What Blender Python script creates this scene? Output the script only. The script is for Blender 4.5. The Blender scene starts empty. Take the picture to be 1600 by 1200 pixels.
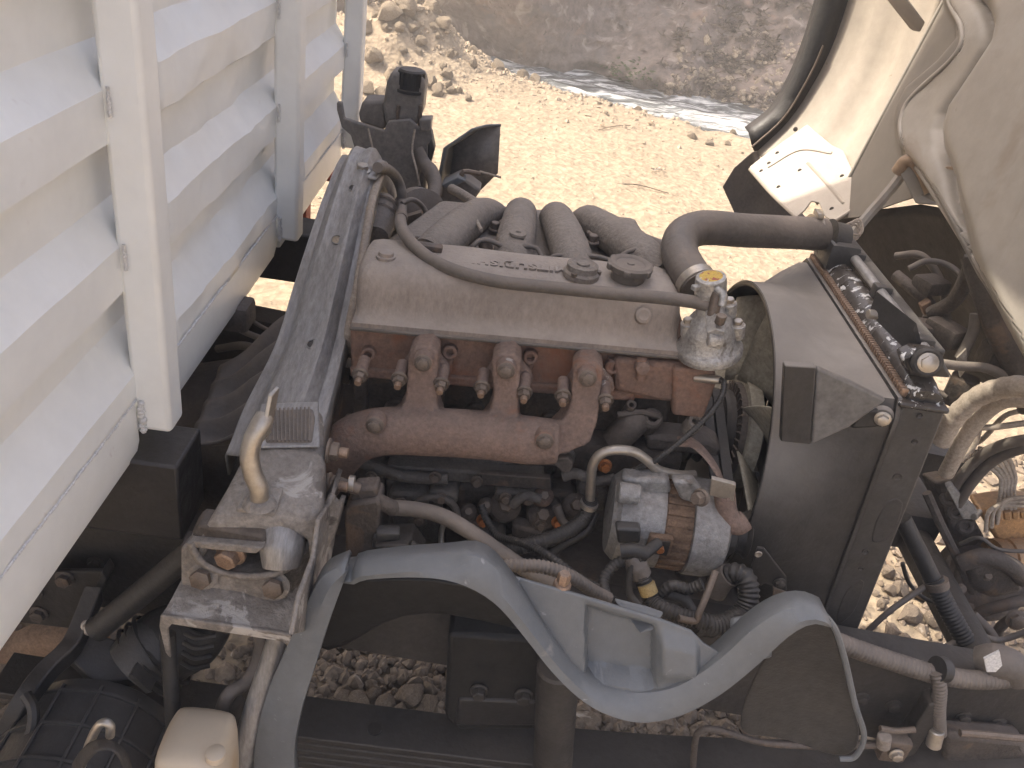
import bpy, bmesh, math, random
from mathutils import Vector, Matrix, noise
random.seed(7)
# ------------------------------------------------------------------ camera
# Truck frame: X = truck forward, Y = across the truck (away from the camera), Z = up, metres.
FOC = 1331.0
_X = Vector((3946415, 559020, 179225)).normalized()
_Y = Vector((55, -815, 1331)).normalized()
_Z = _X.cross(_Y)
if _Z.y > 0: _Z = -_Z
ROT = Matrix((_X, _Y, _Z))
CAM = Vector((-0.05, -1.33, 1.71))
scn = bpy.context.scene
col = scn.collection
cd = bpy.data.cameras.new('camera'); cam = bpy.data.objects.new('camera', cd); col.objects.link(cam)
r0, r1, r2 = ROT @ Vector((1, 0, 0)), ROT @ Vector((0, -1, 0)), ROT @ Vector((0, 0, -1))
cam.matrix_world = Matrix(((r0.x, r1.x, r2.x, CAM.x), (r0.y, r1.y, r2.y, CAM.y), (r0.z, r1.z, r2.z, CAM.z), (0, 0, 0, 1)))
cd.sensor_width = 36; cd.lens = FOC / 1600 * 36; cd.clip_start = .02; cd.clip_end = 500
scn.camera = cam
# ------------------------------------------------------------------ light
SUN_EL = math.radians(51); SUN_H = Vector((-.963, .27)).normalized()
sun_dir = Vector((SUN_H.x * math.cos(SUN_EL), SUN_H.y * math.cos(SUN_EL), math.sin(SUN_EL)))
w = bpy.data.worlds.new('World'); scn.world = w; w.use_nodes = True
nt = w.node_tree; sky = nt.nodes.new('ShaderNodeTexSky'); sky.sky_type = 'NISHITA'; sky.sun_disc = False
sky.sun_elevation = SUN_EL; sky.sun_rotation = math.atan2(SUN_H.x, SUN_H.y)
sky.air_density = .6; sky.dust_density = 6.0; sky.ozone_density = 0
bg = nt.nodes['Background']; bg.inputs[1].default_value = .15
nt.links.new(sky.outputs[0], bg.inputs[0])
sd = bpy.data.lights.new('sun', 'SUN'); sd.energy = 2.0; sd.angle = math.radians(.5); sd.color = (1, .92, .79)
so = bpy.data.objects.new('sun', sd); col.objects.link(so)
so.rotation_euler = sun_dir.to_track_quat('Z', 'Y').to_euler()
vs = scn.view_settings; vs.view_transform = 'Standard'; vs.look = 'None'; vs.gamma = 1; vs.exposure = 1.88
# ------------------------------------------------------------------ measuring helpers
def A(x, y, X=None, Y=None, Z=None):
    d = ROT @ Vector((x - 800, y - 600, FOC))
    t = (X - CAM.x) / d.x if X is not None else (Y - CAM.y) / d.y if Y is not None else (Z - CAM.z) / d.z
    return CAM + d * t
def pixel(p):
    c = ROT.transposed() @ (Vector(p) - CAM)
    return 800 + FOC * c.x / c.z, 600 + FOC * c.y / c.z
def AP(x, y, p0, n):
    d = ROT @ Vector((x - 800, y - 600, FOC)); return CAM + d * ((Vector(p0) - CAM).dot(n) / d.dot(n))
def AY(pts, Y=None): return [A(p[0], p[1], Y=(p[2] if len(p) > 2 else Y)) for p in pts]
def AX(pts, X=None): return [A(p[0], p[1], X=(p[2] if len(p) > 2 else X)) for p in pts]
EA = math.radians(3.5)
def E(u, y, v): return Vector((u * math.cos(EA) - v * math.sin(EA), y, 1.098 + u * math.sin(EA) + v * math.cos(EA)))
UX, UY, UZ = Vector((1, 0, 0)), Vector((0, 1, 0)), Vector((0, 0, 1))
# ------------------------------------------------------------------ materials
MATS = {}
def mat(name, c1, c2=None, scale=18, rough=.6, metal=0.0, dust=0.0, dustcol=(.30, .235, .175), bump=.15, bscale=90,
        spots=None, spec=.4, side=.12, voro=0, stretch=None, wob=0, bdist=.0035, fv=(.66, 1.28), rv=.1):
    m = bpy.data.materials.new(name); m.use_nodes = True; MATS[name] = m
    n = m.node_tree.nodes; L = m.node_tree.links; b = n['Principled BSDF']
    b.inputs['Metallic'].default_value = metal; b.inputs['Specular IOR Level'].default_value = spec
    tc = n.new('ShaderNodeTexCoord'); src = tc.outputs['Object']
    if stretch:
        mp = n.new('ShaderNodeMapping'); mp.inputs['Scale'].default_value = stretch; L.new(src, mp.inputs[0]); src = mp.outputs[0]
    def tex(s, d=6, r=.6, dist=0):
        t = n.new('ShaderNodeTexNoise'); t.inputs['Scale'].default_value = s; t.inputs['Detail'].default_value = d
        t.inputs['Roughness'].default_value = r; t.inputs['Distortion'].default_value = dist; L.new(src, t.inputs['Vector']); return t.outputs[0]
    def ramp(s, a, z, o0=0, o1=1):
        r = n.new('ShaderNodeMapRange'); r.inputs[1].default_value = a; r.inputs[2].default_value = z
        r.inputs[3].default_value = o0; r.inputs[4].default_value = o1; L.new(s, r.inputs[0]); return r.outputs[0]
    def mix(fac, a, bb):
        x = n.new('ShaderNodeMix'); x.data_type = 'RGBA'
        if hasattr(fac, 'is_linked'): L.new(fac, x.inputs[0])
        else: x.inputs[0].default_value = fac
        for k, v in ((6, a), (7, bb)):
            if isinstance(v, tuple): x.inputs[k].default_value = (*v, 1)
            else: L.new(v, x.inputs[k])
        return x.outputs[2]
    def mth(op, a, bb):
        x = n.new('ShaderNodeMath'); x.operation = op
        for k, v in ((0, a), (1, bb)):
            if isinstance(v, (int, float)): x.inputs[k].default_value = v
            else: L.new(v, x.inputs[k])
        return x.outputs[0]
    c2 = c2 or tuple(v * .62 for v in c1)
    big = ramp(tex(scale, 8, .65, .4), .32, .68)
    colr = mix(big, c2, c1)
    fine = ramp(tex(scale * 9, 4, .7), .3, .7, *fv)
    hv = n.new('ShaderNodeHueSaturation'); L.new(fine, hv.inputs['Value']); L.new(colr, hv.inputs['Color']); colr = hv.outputs[0]
    for sp in (spots or []):
        colr = mix(ramp(tex(sp[1], 5, .6, .6), sp[2], sp[2] + sp[3]), colr, sp[0])
    rg = ramp(tex(scale * 2.3), .3, .7, max(.05, rough - rv), min(1, rough + rv * 1.2))
    if dust > 0:
        g = n.new('ShaderNodeNewGeometry'); sx = n.new('ShaderNodeSeparateXYZ'); L.new(g.outputs['Normal'], sx.inputs[0])
        up = ramp(sx.outputs[2], .05, .95, side, 1)
        d = mth('MULTIPLY', up, ramp(tex(scale * .7, 6, .6), .25, .7, .35, 1.1)); d = mth('MULTIPLY', d, dust)
        d = mth('MINIMUM', d, .96)
        colr = mix(d, colr, dustcol); rg = mth('MAXIMUM', rg, ramp(d, 0, .7, 0, .9))
        if metal: L.new(ramp(d, 0, .7, metal, 0), b.inputs['Metallic'])
    L.new(colr, b.inputs['Base Color']); L.new(rg, b.inputs['Roughness'])
    h = tex(bscale, 5, .6)
    if voro:
        v = n.new('ShaderNodeTexVoronoi'); v.inputs['Scale'].default_value = voro; L.new(src, v.inputs['Vector']); h = mth('ADD', h, v.outputs[0])
    if wob:
        h = mth('ADD', h, mth('MULTIPLY', tex(wob, 2), 2.5))
    bp = n.new('ShaderNodeBump'); bp.inputs['Strength'].default_value = min(1, bump * 2.5); bp.inputs['Distance'].default_value = bdist
    L.new(h, bp.inputs['Height']); L.new(bp.outputs[0], b.inputs['Normal'])
    return m
SAND = (.30, .24, .168)
mat('sand', SAND, (.275, .218, .150), 1.6, .95, bump=.4, bscale=22, bdist=.009, spec=.1, spots=[((.24, .17, .115), 9, .67, .05), ((.28, .20, .13), 38, .66, .04), ((.42, .34, .26), 22, .64, .1)], voro=25, wob=7)
mat('earth', (.235, .185, .15), (.165, .132, .11), 1.6, .95, bump=.6, bscale=20, spec=.1, spots=[((.34, .28, .23), 5.3, .56, .1), ((.17, .145, .125), 3.4, .58, .1), ((.28, .185, .13), 2.2, .60, .1), ((.13, .10, .08), 16, .62, .06)], voro=14)
mat('stone', (.44, .36, .26), (.30, .235, .165), 9, .95, bump=.5, bscale=18, bdist=.03, spec=.1)
mat('gravel', (.245, .195, .145), (.12, .093, .068), 7, .92, bump=.3, bscale=60, spec=.2, spots=[((.40, .35, .29), 11, .64, .05)])
mat('twig', (.20, .155, .11), (.09, .07, .05), 6, .9, bump=.2, spec=.1, spots=[((.36, .31, .24), 7, .56, .1)])
mat('green', (.10, .13, .04), (.05, .075, .02), 9, .8, bump=.1, spec=.2)
mat('leaf', (.34, .25, .15), (.17, .12, .075), 20, .85, bump=.1, spec=.2)
mat('body_paint', (.78, .785, .755), (.765, .77, .74), 2, .36, bump=.02, bscale=240, spec=.5, spots=[((.70, .68, .65), 40, .68, .06)], fv=(.96, 1.04), rv=.02)
mat('weld', (.76, .75, .73), (.60, .59, .57), 60, .6, bump=.4, bscale=300)
mat('red_paint', (.34, .07, .035), (.22, .05, .03), 20, .6, dust=.4)
mat('black_paint', (.020, .020, .021), (.013, .013, .014), 12, .45, dust=.16, bump=.12)
mat('chassis', (.036, .033, .030), (.022, .020, .019), 10, .6, dust=.36, bump=.2, dustcol=(.20, .165, .13))
mat('dark_iron', (.085, .070, .058), (.045, .038, .032), 22, .7, dust=.5, bump=.35, bscale=120, dustcol=(.25, .20, .16), spots=[((.13, .085, .055), 14, .58, .1), ((.02, .018, .016), 17, .62, .08)])
mat('head_iron', (.27, .15, .10), (.18, .112, .082), 14, .8, dust=.6, bump=.35, bscale=140, side=.45, dustcol=(.20, .15, .115), spots=[((.26, .105, .055), 9, .55, .1)])
mat('rust', (.235, .155, .117), (.16, .108, .085), 16, .85, dust=.45, bump=.5, bscale=170, dustcol=(.28, .215, .17), side=.35, spots=[((.25, .115, .065), 10, .58, .1), ((.46, .43, .39), 13, .675, .02)])
mat('cover_dust', (.235, .193, .16), (.15, .123, .105), 13, .75, dust=.9, bump=.25, bscale=160, side=.22, dustcol=(.44, .375, .31), stretch=(1.0, 1.0, .5))
mat('cast_alu_dusty', (.28, .243, .205), (.20, .172, .145), 16, .75, metal=.15, dust=.75, bump=.4, bscale=150, dustcol=(.31, .26, .21), side=.3)
mat('aluminium', (.52, .51, .49), (.36, .35, .33), 22, .38, metal=.75, dust=.25, bump=.25, bscale=220, spots=[((.16, .14, .12), 24, .62, .08)])
mat('alternator_alu', (.33, .325, .31), (.24, .235, .225), 12, .5, metal=.4, dust=.3, bump=.3, bscale=200, spots=[((.12, .105, .09), 22, .60, .1)])
mat('stator_rust', (.20, .125, .075), (.11, .07, .045), 30, .8, bump=.3, bscale=200)
mat('zinc', (.50, .46, .40), (.36, .32, .27), 12, .38, metal=.8, dust=.2, bump=.05, fv=(.85, 1.12))
mat('brass_bolt', (.34, .235, .165), (.24, .16, .11), 40, .5, metal=.6, dust=.3)
mat('bolt_dusty', (.16, .125, .10), (.10, .08, .065), 40, .6, metal=.5, dust=.6)
mat('copper_bolt', (.42, .17, .06), (.30, .12, .05), 40, .45, metal=.7)
mat('rubber', (.075, .068, .060), (.048, .043, .038), 14, .6, dust=.85, bump=.2, side=.3, dustcol=(.29, .24, .195))
mat('rubber_black', (.022, .022, .022), (.014, .014, .014), 14, .5, dust=.3, bump=.15, dustcol=(.2, .17, .14))
mat('hose_pale', (.42, .36, .29), (.30, .25, .20), 20, .75, dust=.5, bump=.1)
mat('plastic_grey', (.135, .145, .15), (.115, .123, .128), 6, .42, dust=.22, bump=.05, bscale=300, dustcol=(.34, .32, .29), spots=[((.27, .275, .28), 60, .66, .08), ((.30, .28, .25), 12, .68, .1)], fv=(.9, 1.08), rv=.05)
mat('plastic_black', (.040, .039, .038), (.027, .026, .025), 8, .45, dust=.42, bump=.1, bscale=200, dustcol=(.21, .185, .16))
mat('shroud_lit', (.15, .146, .14), (.12, .117, .112), 7, .5, dust=.4, bump=.06)
mat('plastic_dusty', (.21, .19, .165), (.145, .13, .115), 8, .4, dust=.8, bump=.1, bscale=200, dustcol=(.28, .25, .22))
mat('shroud', (.034, .032, .030), (.022, .021, .020), 5, .5, dust=.95, bump=.12, bscale=150, dustcol=(.36, .32, .275), side=.035)
mat('arch_metal', (.38, .368, .352), (.23, .222, .212), 9, .38, metal=.4, dust=.35, bump=.15, dustcol=(.25, .21, .17), stretch=(2.0, .5, .5), spots=[((.27, .27, .28), 9, .60, .12)])
mat('mount_metal', (.32, .29, .255), (.17, .15, .13), 15, .6, metal=.2, dust=.3, bump=.4, bscale=120, dustcol=(.34, .29, .235), spots=[((.46, .43, .39), 16, .6, .04), ((.10, .085, .075), 12, .63, .05)])
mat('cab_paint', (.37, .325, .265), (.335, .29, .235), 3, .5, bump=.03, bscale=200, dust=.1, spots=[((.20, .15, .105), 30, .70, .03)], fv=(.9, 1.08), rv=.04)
mat('cab_under_shade', (.155, .138, .115), (.135, .12, .10), 2.5, .55, bump=.02, dust=.1, fv=(.92, 1.06), rv=.04)
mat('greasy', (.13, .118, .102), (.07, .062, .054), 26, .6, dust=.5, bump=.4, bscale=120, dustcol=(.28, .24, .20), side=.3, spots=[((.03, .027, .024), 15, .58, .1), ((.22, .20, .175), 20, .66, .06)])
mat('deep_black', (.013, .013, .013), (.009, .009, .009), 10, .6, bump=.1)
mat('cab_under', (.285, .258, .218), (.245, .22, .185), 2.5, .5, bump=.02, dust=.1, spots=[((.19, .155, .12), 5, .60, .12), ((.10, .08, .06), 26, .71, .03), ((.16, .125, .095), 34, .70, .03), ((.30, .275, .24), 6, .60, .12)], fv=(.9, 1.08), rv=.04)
mat('cab_brown', (.30, .21, .135), (.22, .155, .10), 5, .6, bump=.1, dust=.2, spots=[((.13, .09, .06), 9, .62, .06)])
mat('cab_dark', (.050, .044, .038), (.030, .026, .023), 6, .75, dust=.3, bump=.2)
mat('fan_plastic', (.40, .37, .29), (.28, .255, .20), 12, .55, bump=.1, dust=.2)
mat('washer_tank', (.58, .48, .36), (.55, .45, .32), 4, .4, bump=.01, dust=.05, spots=[((.52, .32, .13), 5, .60, .2)], fv=(.96, 1.03))
mat('brass', (.50, .30, .14), (.34, .20, .10), 20, .45, metal=.4, dust=.3, bump=.2)
mat('white_tag', (.72, .71, .68), (.58, .57, .55), 30, .5, bump=.1)
mat('yellow_label', (.62, .42, .05), (.50, .30, .04), 60, .5, bump=.05, spots=[((.30, .07, .03), 110, .56, .03), ((.5, .45, .36), 70, .6, .03)])
mat('tape', (.45, .33, .14), (.34, .25, .10), 50, .6, dust=.3)
mat('tan_pipe', (.26, .165, .10), (.16, .10, .065), 14, .8, bump=.4, dust=.2)
mat('tank_black', (.032, .031, .031), (.020, .019, .019), 9, .28, dust=.2, bump=.08, spec=.5, spots=[((.62, .62, .6), 70, .575, .02)])
mat('cloth_old', (.40, .36, .30), (.22, .18, .14), 20, .9, bump=.3)
def water_mat():
    m = bpy.data.materials.new('water'); m.use_nodes = True; n = m.node_tree.nodes; L = m.node_tree.links; b = n['Principled BSDF']
    tc = n.new('ShaderNodeTexCoord'); mp = n.new('ShaderNodeMapping'); mp.inputs['Rotation'].default_value = (0, 0, math.radians(23)); mp.inputs['Scale'].default_value = (.55, 1.9, 1)
    L.new(tc.outputs['Object'], mp.inputs[0])
    t = n.new('ShaderNodeTexNoise'); t.inputs['Scale'].default_value = 3.2; t.inputs['Detail'].default_value = 9; t.inputs['Roughness'].default_value = .68; t.inputs['Distortion'].default_value = 1.2; L.new(mp.outputs[0], t.inputs['Vector'])
    r = n.new('ShaderNodeValToRGB'); e = r.color_ramp.elements; e[0].position = .40; e[0].color = (.05, .056, .055, 1); e[1].position = .57; e[1].color = (.66, .66, .63, 1)
    k = e.new(.475); k.color = (.14, .15, .148, 1)
    L.new(t.outputs[0], r.inputs[0]); L.new(r.outputs[0], b.inputs['Base Color']); b.inputs['Roughness'].default_value = .16
    bp = n.new('ShaderNodeBump'); bp.inputs['Strength'].default_value = .8; bp.inputs['Distance'].default_value = .05; L.new(t.outputs[0], bp.inputs['Height']); L.new(bp.outputs[0], b.inputs['Normal'])
    MATS['water'] = m
water_mat()
# ------------------------------------------------------------------ mesh helpers
def catmull(pts, seg=8):
    if len(pts) < 3: return [Vector(p) for p in pts]
    P = [Vector(p) for p in pts]; P = [P[0] * 2 - P[1]] + P + [P[-1] * 2 - P[-2]]; out = []
    for i in range(1, len(P) - 2):
        a, b, c, d = P[i - 1], P[i], P[i + 1], P[i + 2]
        for k in range(seg):
            t = k / seg
            out.append(.5 * ((2 * b) + (c - a) * t + (2 * a - 5 * b + 4 * c - d) * t * t + (3 * b - a - 3 * c + d) * t ** 3))
    out.append(P[-2]); return out
def resample(pts, step):
    out = [pts[0].copy()]; acc = 0
    for a, b in zip(pts, pts[1:]):
        l = (b - a).length; t = step - acc
        while t <= l and l > 0:
            out.append(a.lerp(b, t / l)); t += step
        acc = (acc + l) % step if l else acc
    if (out[-1] - pts[-1]).length > step * .3: out.append(pts[-1].copy())
    return out
def basis(d):
    d = Vector(d).normalized(); u = d.orthogonal().normalized(); return u, d.cross(u).normalized(), d
class MB:
    def __init__(s): s.v = []; s.f = []
    def add(s, v, f):
        o = len(s.v); s.v += [Vector(p) for p in v]; s.f += [tuple(i + o for i in q) for q in f]; return s
    def box(s, c, d, rot=None, bev=0.0):
        bm = bmesh.new(); bmesh.ops.create_cube(bm, size=1)
        bmesh.ops.scale(bm, vec=d, verts=bm.verts)
        if bev: bmesh.ops.bevel(bm, geom=bm.edges[:], offset=bev, segments=2, affect='EDGES', profile=.5)
        if rot: bmesh.ops.rotate(bm, cent=(0, 0, 0), matrix=rot if isinstance(rot, Matrix) else Matrix.Rotation(rot[1], 3, rot[0]), verts=bm.verts)
        bm.verts.index_update(); c = Vector(c)
        s.add([v.co + c for v in bm.verts], [[v.index for v in f.verts] for f in bm.faces]); bm.free(); return s
    def hexa(s, q):  # eight corners: bottom 4, top 4
        return s.add(q, [(3, 2, 1, 0), (4, 5, 6, 7), (0, 1, 5, 4), (1, 2, 6, 5), (2, 3, 7, 6), (3, 0, 4, 7)])
    def loft(s, rings, cap=True, closed=True):
        n = len(rings[0]); v = [p for r in rings for p in r]; f = []
        for i in range(len(rings) - 1):
            for j in range(n if closed else n - 1):
                a = i * n + j; b = i * n + (j + 1) % n; f.append((a, b, b + n, a + n))
        if cap and closed: f += [tuple(reversed(range(n))), tuple((len(rings) - 1) * n + j for j in range(n))]
        return s.add(v, f)
    def tube(s, pts, r, n=12, seg=8, smooth=True, ribs=None, flat=None, cap=True):
        """pts: path; r: radius, list of radii or function of t; ribs=(pitch, depth)"""
        P = catmull(pts, seg) if smooth else [Vector(p) for p in pts]
        if ribs: P = resample(P, ribs[0] / 4)
        m = len(P); rings = []
        t0 = (P[1] - P[0]).normalized(); u = t0.orthogonal().normalized()
        for i, p in enumerate(P):
            t = (P[min(i + 1, m - 1)] - P[max(i - 1, 0)])
            t = t.normalized() if t.length > 1e-9 else t0
            u = (u - t * u.dot(t)).normalized(); vv = t.cross(u); k = i / max(1, m - 1)
            if callable(r): rr = r(k)
            elif isinstance(r, (list, tuple)):
                g = k * (len(r) - 1); j = min(int(g), len(r) - 2); rr = r[j] + (r[j + 1] - r[j]) * (g - j)
            else: rr = r
            if ribs: rr -= ribs[1] * (1 if i % 4 in (2, 3) else 0)
            ring = []
            for a in range(n):
                an = 2 * math.pi * a / n; o = u * math.cos(an) * rr + vv * math.sin(an) * rr
                if flat: o = o - Vector(flat[0]) * o.dot(Vector(flat[0])) * (1 - flat[1])
                ring.append(p + o)
            rings.append(ring)
        return s.loft(rings, cap)
    def lathe(s, prof, o, d, n=24, cap=True):
        u, vv, d = basis(d); o = Vector(o); rings = []
        for r, h in prof:
            rings.append([o + d * h + (u * math.cos(2 * math.pi * a / n) + vv * math.sin(2 * math.pi * a / n)) * max(r, 1e-5) for a in range(n)])
        return s.loft(rings, cap)
    def cyl(s, a, b, r, n=16, r2=None, ch=.12):
        a, b = Vector(a), Vector(b); l = (b - a).length; r2 = r if r2 is None else r2; c = min(r, r2, l) * ch
        return s.lathe([(r - c, 0), (r, c), (r2, l - c), (r2 - c, l)], a, b - a, n)
    def hexbolt(s, p, d, r, h, washer=True):
        p = Vector(p); d = Vector(d).normalized()
        if washer: s.lathe([(r * 1.35, 0), (r * 1.35, h * .18), (r * 1.15, h * .3)], p, d, 16)
        s.lathe([(r, h * .3), (r, h * .9), (r * .82, h)], p, d, 6); return s
    def prism(s, outline, vec):
        v = Vector(vec); n = len(outline)
        return s.add([Vector(p) for p in outline] + [Vector(p) + v for p in outline],
                     [tuple(reversed(range(n))), tuple(range(n, 2 * n))] + [(i, (i + 1) % n, n + (i + 1) % n, n + i) for i in range(n)])
    def grid(s, rows):
        m = len(rows[0]); return s.add([p for r in rows for p in r], [(i * m + j, i * m + j + 1, (i + 1) * m + j + 1, (i + 1) * m + j) for i in range(len(rows) - 1) for j in range(m - 1)])
    def build(s, name, m, parent=None, angle=38, bev=0, solid=0, sub=0, remesh=0, smooth_it=0, label=None, cat=None, group=None, kind=None, disp=None, bseg=2):
        me = bpy.data.meshes.new(name); me.from_pydata([tuple(p) for p in s.v], [], s.f); me.update()
        bm = bmesh.new(); bm.from_mesh(me); bmesh.ops.recalc_face_normals(bm, faces=bm.faces); bm.to_mesh(me); bm.free()
        me.materials.append(MATS[m]); o = bpy.data.objects.new(name, me); col.objects.link(o)
        for p in me.polygons: p.use_smooth = True
        me.set_sharp_from_angle(angle=math.radians(angle))
        if solid: md = o.modifiers.new('s', 'SOLIDIFY'); md.thickness = solid; md.offset = 0
        if remesh:
            md = o.modifiers.new('r', 'REMESH'); md.mode = 'VOXEL'; md.voxel_size = remesh; md.use_smooth_shade = True
            md = o.modifiers.new('sm', 'SMOOTH'); md.iterations = smooth_it or 6; md.factor = .5
        if bev:
            md = o.modifiers.new('b', 'BEVEL'); md.width = bev; md.segments = bseg; md.limit_method = 'ANGLE'; md.angle_limit = math.radians(32); md.harden_normals = False
        if sub: md = o.modifiers.new('ss', 'SUBSURF'); md.levels = sub; md.render_levels = sub
        if parent:
            o.parent = parent; o.matrix_parent_inverse = parent.matrix_basis.inverted()
        if label: o['label'] = label; o['category'] = cat
        if group: o['group'] = group
        if kind: o['kind'] = kind
        return o
def thing(name, label, cat, loc, group=None):
    o = bpy.data.objects.new(name, None); col.objects.link(o); o.location = loc; o.empty_display_size = .05
    o['label'] = label; o['category'] = cat
    if group: o['group'] = group
    return o
def hose(name, label, cat, pts, r, m='rubber', parent=None, **k):
    bk = {q: k.pop(q) for q in ('group',) if q in k}
    return MB().tube(pts, r, **k).build(name, m, parent, angle=60, label=label, cat=cat, **bk)
def smooth(a, b, x):
    t = max(0, min(1, (x - a) / (b - a))); return t * t * (3 - 2 * t)
def interp(tab, x):
    if x <= tab[0][0]: return tab[0][1]
    for (a, b), (c, d) in zip(tab, tab[1:]):
        if x <= c: return b + (d - b) * (x - a) / (c - a)
    return tab[-1][1]
def nz(x, y, z=0, s=1, o=4): return noise.fractal(Vector((x * s, y * s, z * s)), 1.0, 2.0, o)
# ================================================================== THE SETTING
RO = A(834, 118, Z=0); RE = (A(1172, 203, Z=0) - RO).normalized(); RN = Vector((-RE.y, RE.x, 0))
if RN.y < 0: RN = -RN
def river_st(x, y): d = Vector((x, y, 0)) - RO; return d.dot(RE), d.dot(RN)
WZ = -.09
HEAP = A(612, 98, Z=0)
def ground_z(x, y):
    s, t = river_st(x, y); z = .022 * nz(x, y, 0, .9) + .011 * nz(x, y, 3, 4) + .004 * nz(x, y, 5, 13, 3)
    ridge = smooth(-1.5, -.35, t) * (1 - smooth(-.15, .45, t)) * (1 - smooth(-1.6, .9, s))
    z += ridge * (.10 + .08 * nz(x, y, 1, 1.6) + .05 * nz(x, y, 2, 5))
    z += .05 * smooth(-.8, -.2, t) * (.5 + nz(x, y, 5, 4))* (1 - smooth(-.1, .2, t))
    d = math.hypot((x - HEAP.x) / 1.0, (y - HEAP.y) / .9); z += .44 * math.exp(-d * d * 2.4) * (1 + .5 * nz(x, y, 7, 3))
    z -= .5 * smooth(-.62, .5, t) ** 1.5
    return z
def axis(a, b, fine0, fine1, step, grow=1.25):
    v = [fine0]
    while v[-1] < fine1: v.append(v[-1] + step)
    q = step
    while v[-1] < b: q *= grow; v.append(v[-1] + q)
    q = step; lo = []; x = fine0
    while x > a: q *= grow; x -= q; lo.append(x)
    return lo[::-1] + v
gx = axis(-200, 200, -3.0, 3.6, .055); gy = axis(-200, 200, 2.2, 9.2, .055)
gm = MB().grid([[Vector((x, y, ground_z(x, y))) for x in gx] for y in gy])
gm.build('ground', 'sand', kind='structure', angle=80)
# river
rm = MB().grid([[RO + RE * s + RN * t + Vector((0, 0, WZ - RO.z + .035 * nz(s * .8, t * 2.2, 0, 2.2) + .012 * nz(s, t * 2, 9, 7))) for s in [-40 + 34 * i / 20 for i in range(20)] + [-6 + i * .05 for i in range(240)] + [6 + 34 * i / 20 for i in range(1, 21)]] for t in [-.25 + j * .05 for j in range(44)]])
rm.build('river', 'water', kind='structure', angle=180)
# river bank beyond
def bank_pt(s, h):
    """far bank: s along the river, h = developed height up the slope"""
    steep = 1 - smooth(-.35, .35, s + .22 * h + .2 * nz(s, h, 3, 1.3))          # steep cut on the left, gentler slope on the right
    lean = (-.62 + 1.52 * (1 - steep)) if h < .95 else (-.62 * .83 / (h - .12) + (1.52 * .83 / (h - .12)) * 0 + (.9 + .62 * .83 / (h - .12)) * (1 - steep))
    t0 = .80 + .22 * smooth(-.6, .2, s) + .42 * smooth(1.05, 1.35, s)
    base = .26 * (1 - (min(h, .24) / .24) ** 2) * smooth(-.1, .25, s) * (1 - smooth(.95, 1.25, s))   # undercut lip over the water
    t = t0 + base + lean * max(0, h - .12)
    rg = abs(nz(s * 1.2, h * 2.2, 6, 2.6, 4))
    k = .14 * nz(s, h, 0, 1.1, 5) + .10 * (rg - .25) * (1.3 - steep) + .06 * nz(s, h, 4, 5.0, 4) * (1.4 - steep) + .035 * nz(s, h, 8, 13, 3) * (1.25 - steep)
    k -= .16 * smooth(.0, .5, s) * (1 - smooth(.8, 1.15, s)) * (1 - smooth(.3, .8, h))     # bulge of red earth
    p = RO + RE * s + RN * (t + k); p.z = WZ - .12 + h * (1 - .12 * (1 - steep)); return p
ss = [-60 + 54 * i / 24 for i in range(24)] + [-6 + i * .033 for i in range(373)] + [6.4 + 54 * i / 24 for i in range(24)]
hh = [i * .028 for i in range(90)] + [2.6 + i * .4 for i in range(10)]
bank = MB().grid([[bank_pt(s, h) for s in ss] for h in hh] + [[bank_pt(s, 6.2) + RN * 60 for s in ss]])
bank.build('river_bank', 'earth', kind='structure', angle=80)

def rock_mesh(seed, sub=1, flat=.75):
    rnd = random.Random(seed); bm = bmesh.new(); bmesh.ops.create_icosphere(bm, subdivisions=sub, radius=1)
    ax = Vector((rnd.uniform(.75, 1.25), rnd.uniform(.7, 1.1), flat * rnd.uniform(.7, 1.1)))
    for v in bm.verts:
        v.co *= 1 + .30 * noise.noise(v.co * 1.3 + Vector((seed * 3.1, 0, 0))) + .14 * noise.noise(v.co * 3 + Vector((0, seed * 2.3, 0))) + (.10 * noise.noise(v.co * 7 + Vector((seed, 0, 0))) if sub > 2 else 0)
        v.co = Vector((v.co.x * ax.x, v.co.y * ax.y, v.co.z * ax.z))
    for k in range(9):
        d = Vector((rnd.uniform(-1, 1), rnd.uniform(-1, 1), rnd.uniform(-.3, 1))).normalized()
        for v in bm.verts:
            e = v.co.dot(d) - .60
            if e > 0: v.co -= d * e
    bm.verts.index_update(); r = ([v.co.copy() for v in bm.verts], [[v.index for v in f.verts] for f in bm.faces]); bm.free(); return r
ROCKS = [rock_mesh(i, 3) for i in range(6)]
PEB = [rock_mesh(20 + i, 1) for i in range(6)]; PEB0 = [rock_mesh(40 + i, 1) for i in range(2)]
def rmesh(i, m):
    me = bpy.data.meshes.new('rock'); me.from_pydata([tuple(v) for v in ROCKS[i][0]], [], ROCKS[i][1]); me.materials.append(MATS[m])
    for p in me.polygons: p.use_smooth = True
    me.set_sharp_from_angle(angle=math.radians(20)); return me
RM = {m: [rmesh(i, m) for i in range(6)] for m in ('stone', 'gravel')}
def rock(p, r, m, label, group, sink=.3, rz=None):
    o = bpy.data.objects.new('rock', random.choice(RM[m])); col.objects.link(o)
    o.location = Vector(p) + Vector((0, 0, r * (.6 - sink))); o.scale = (r, r * random.uniform(.75, 1.1), r * random.uniform(.75, 1.05)); o.rotation_euler = (random.uniform(-.3, .3), random.uniform(-.3, .3), random.uniform(0, 6.3))
    o['label'] = label; o['category'] = 'rock'; o['group'] = group; return o
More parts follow.
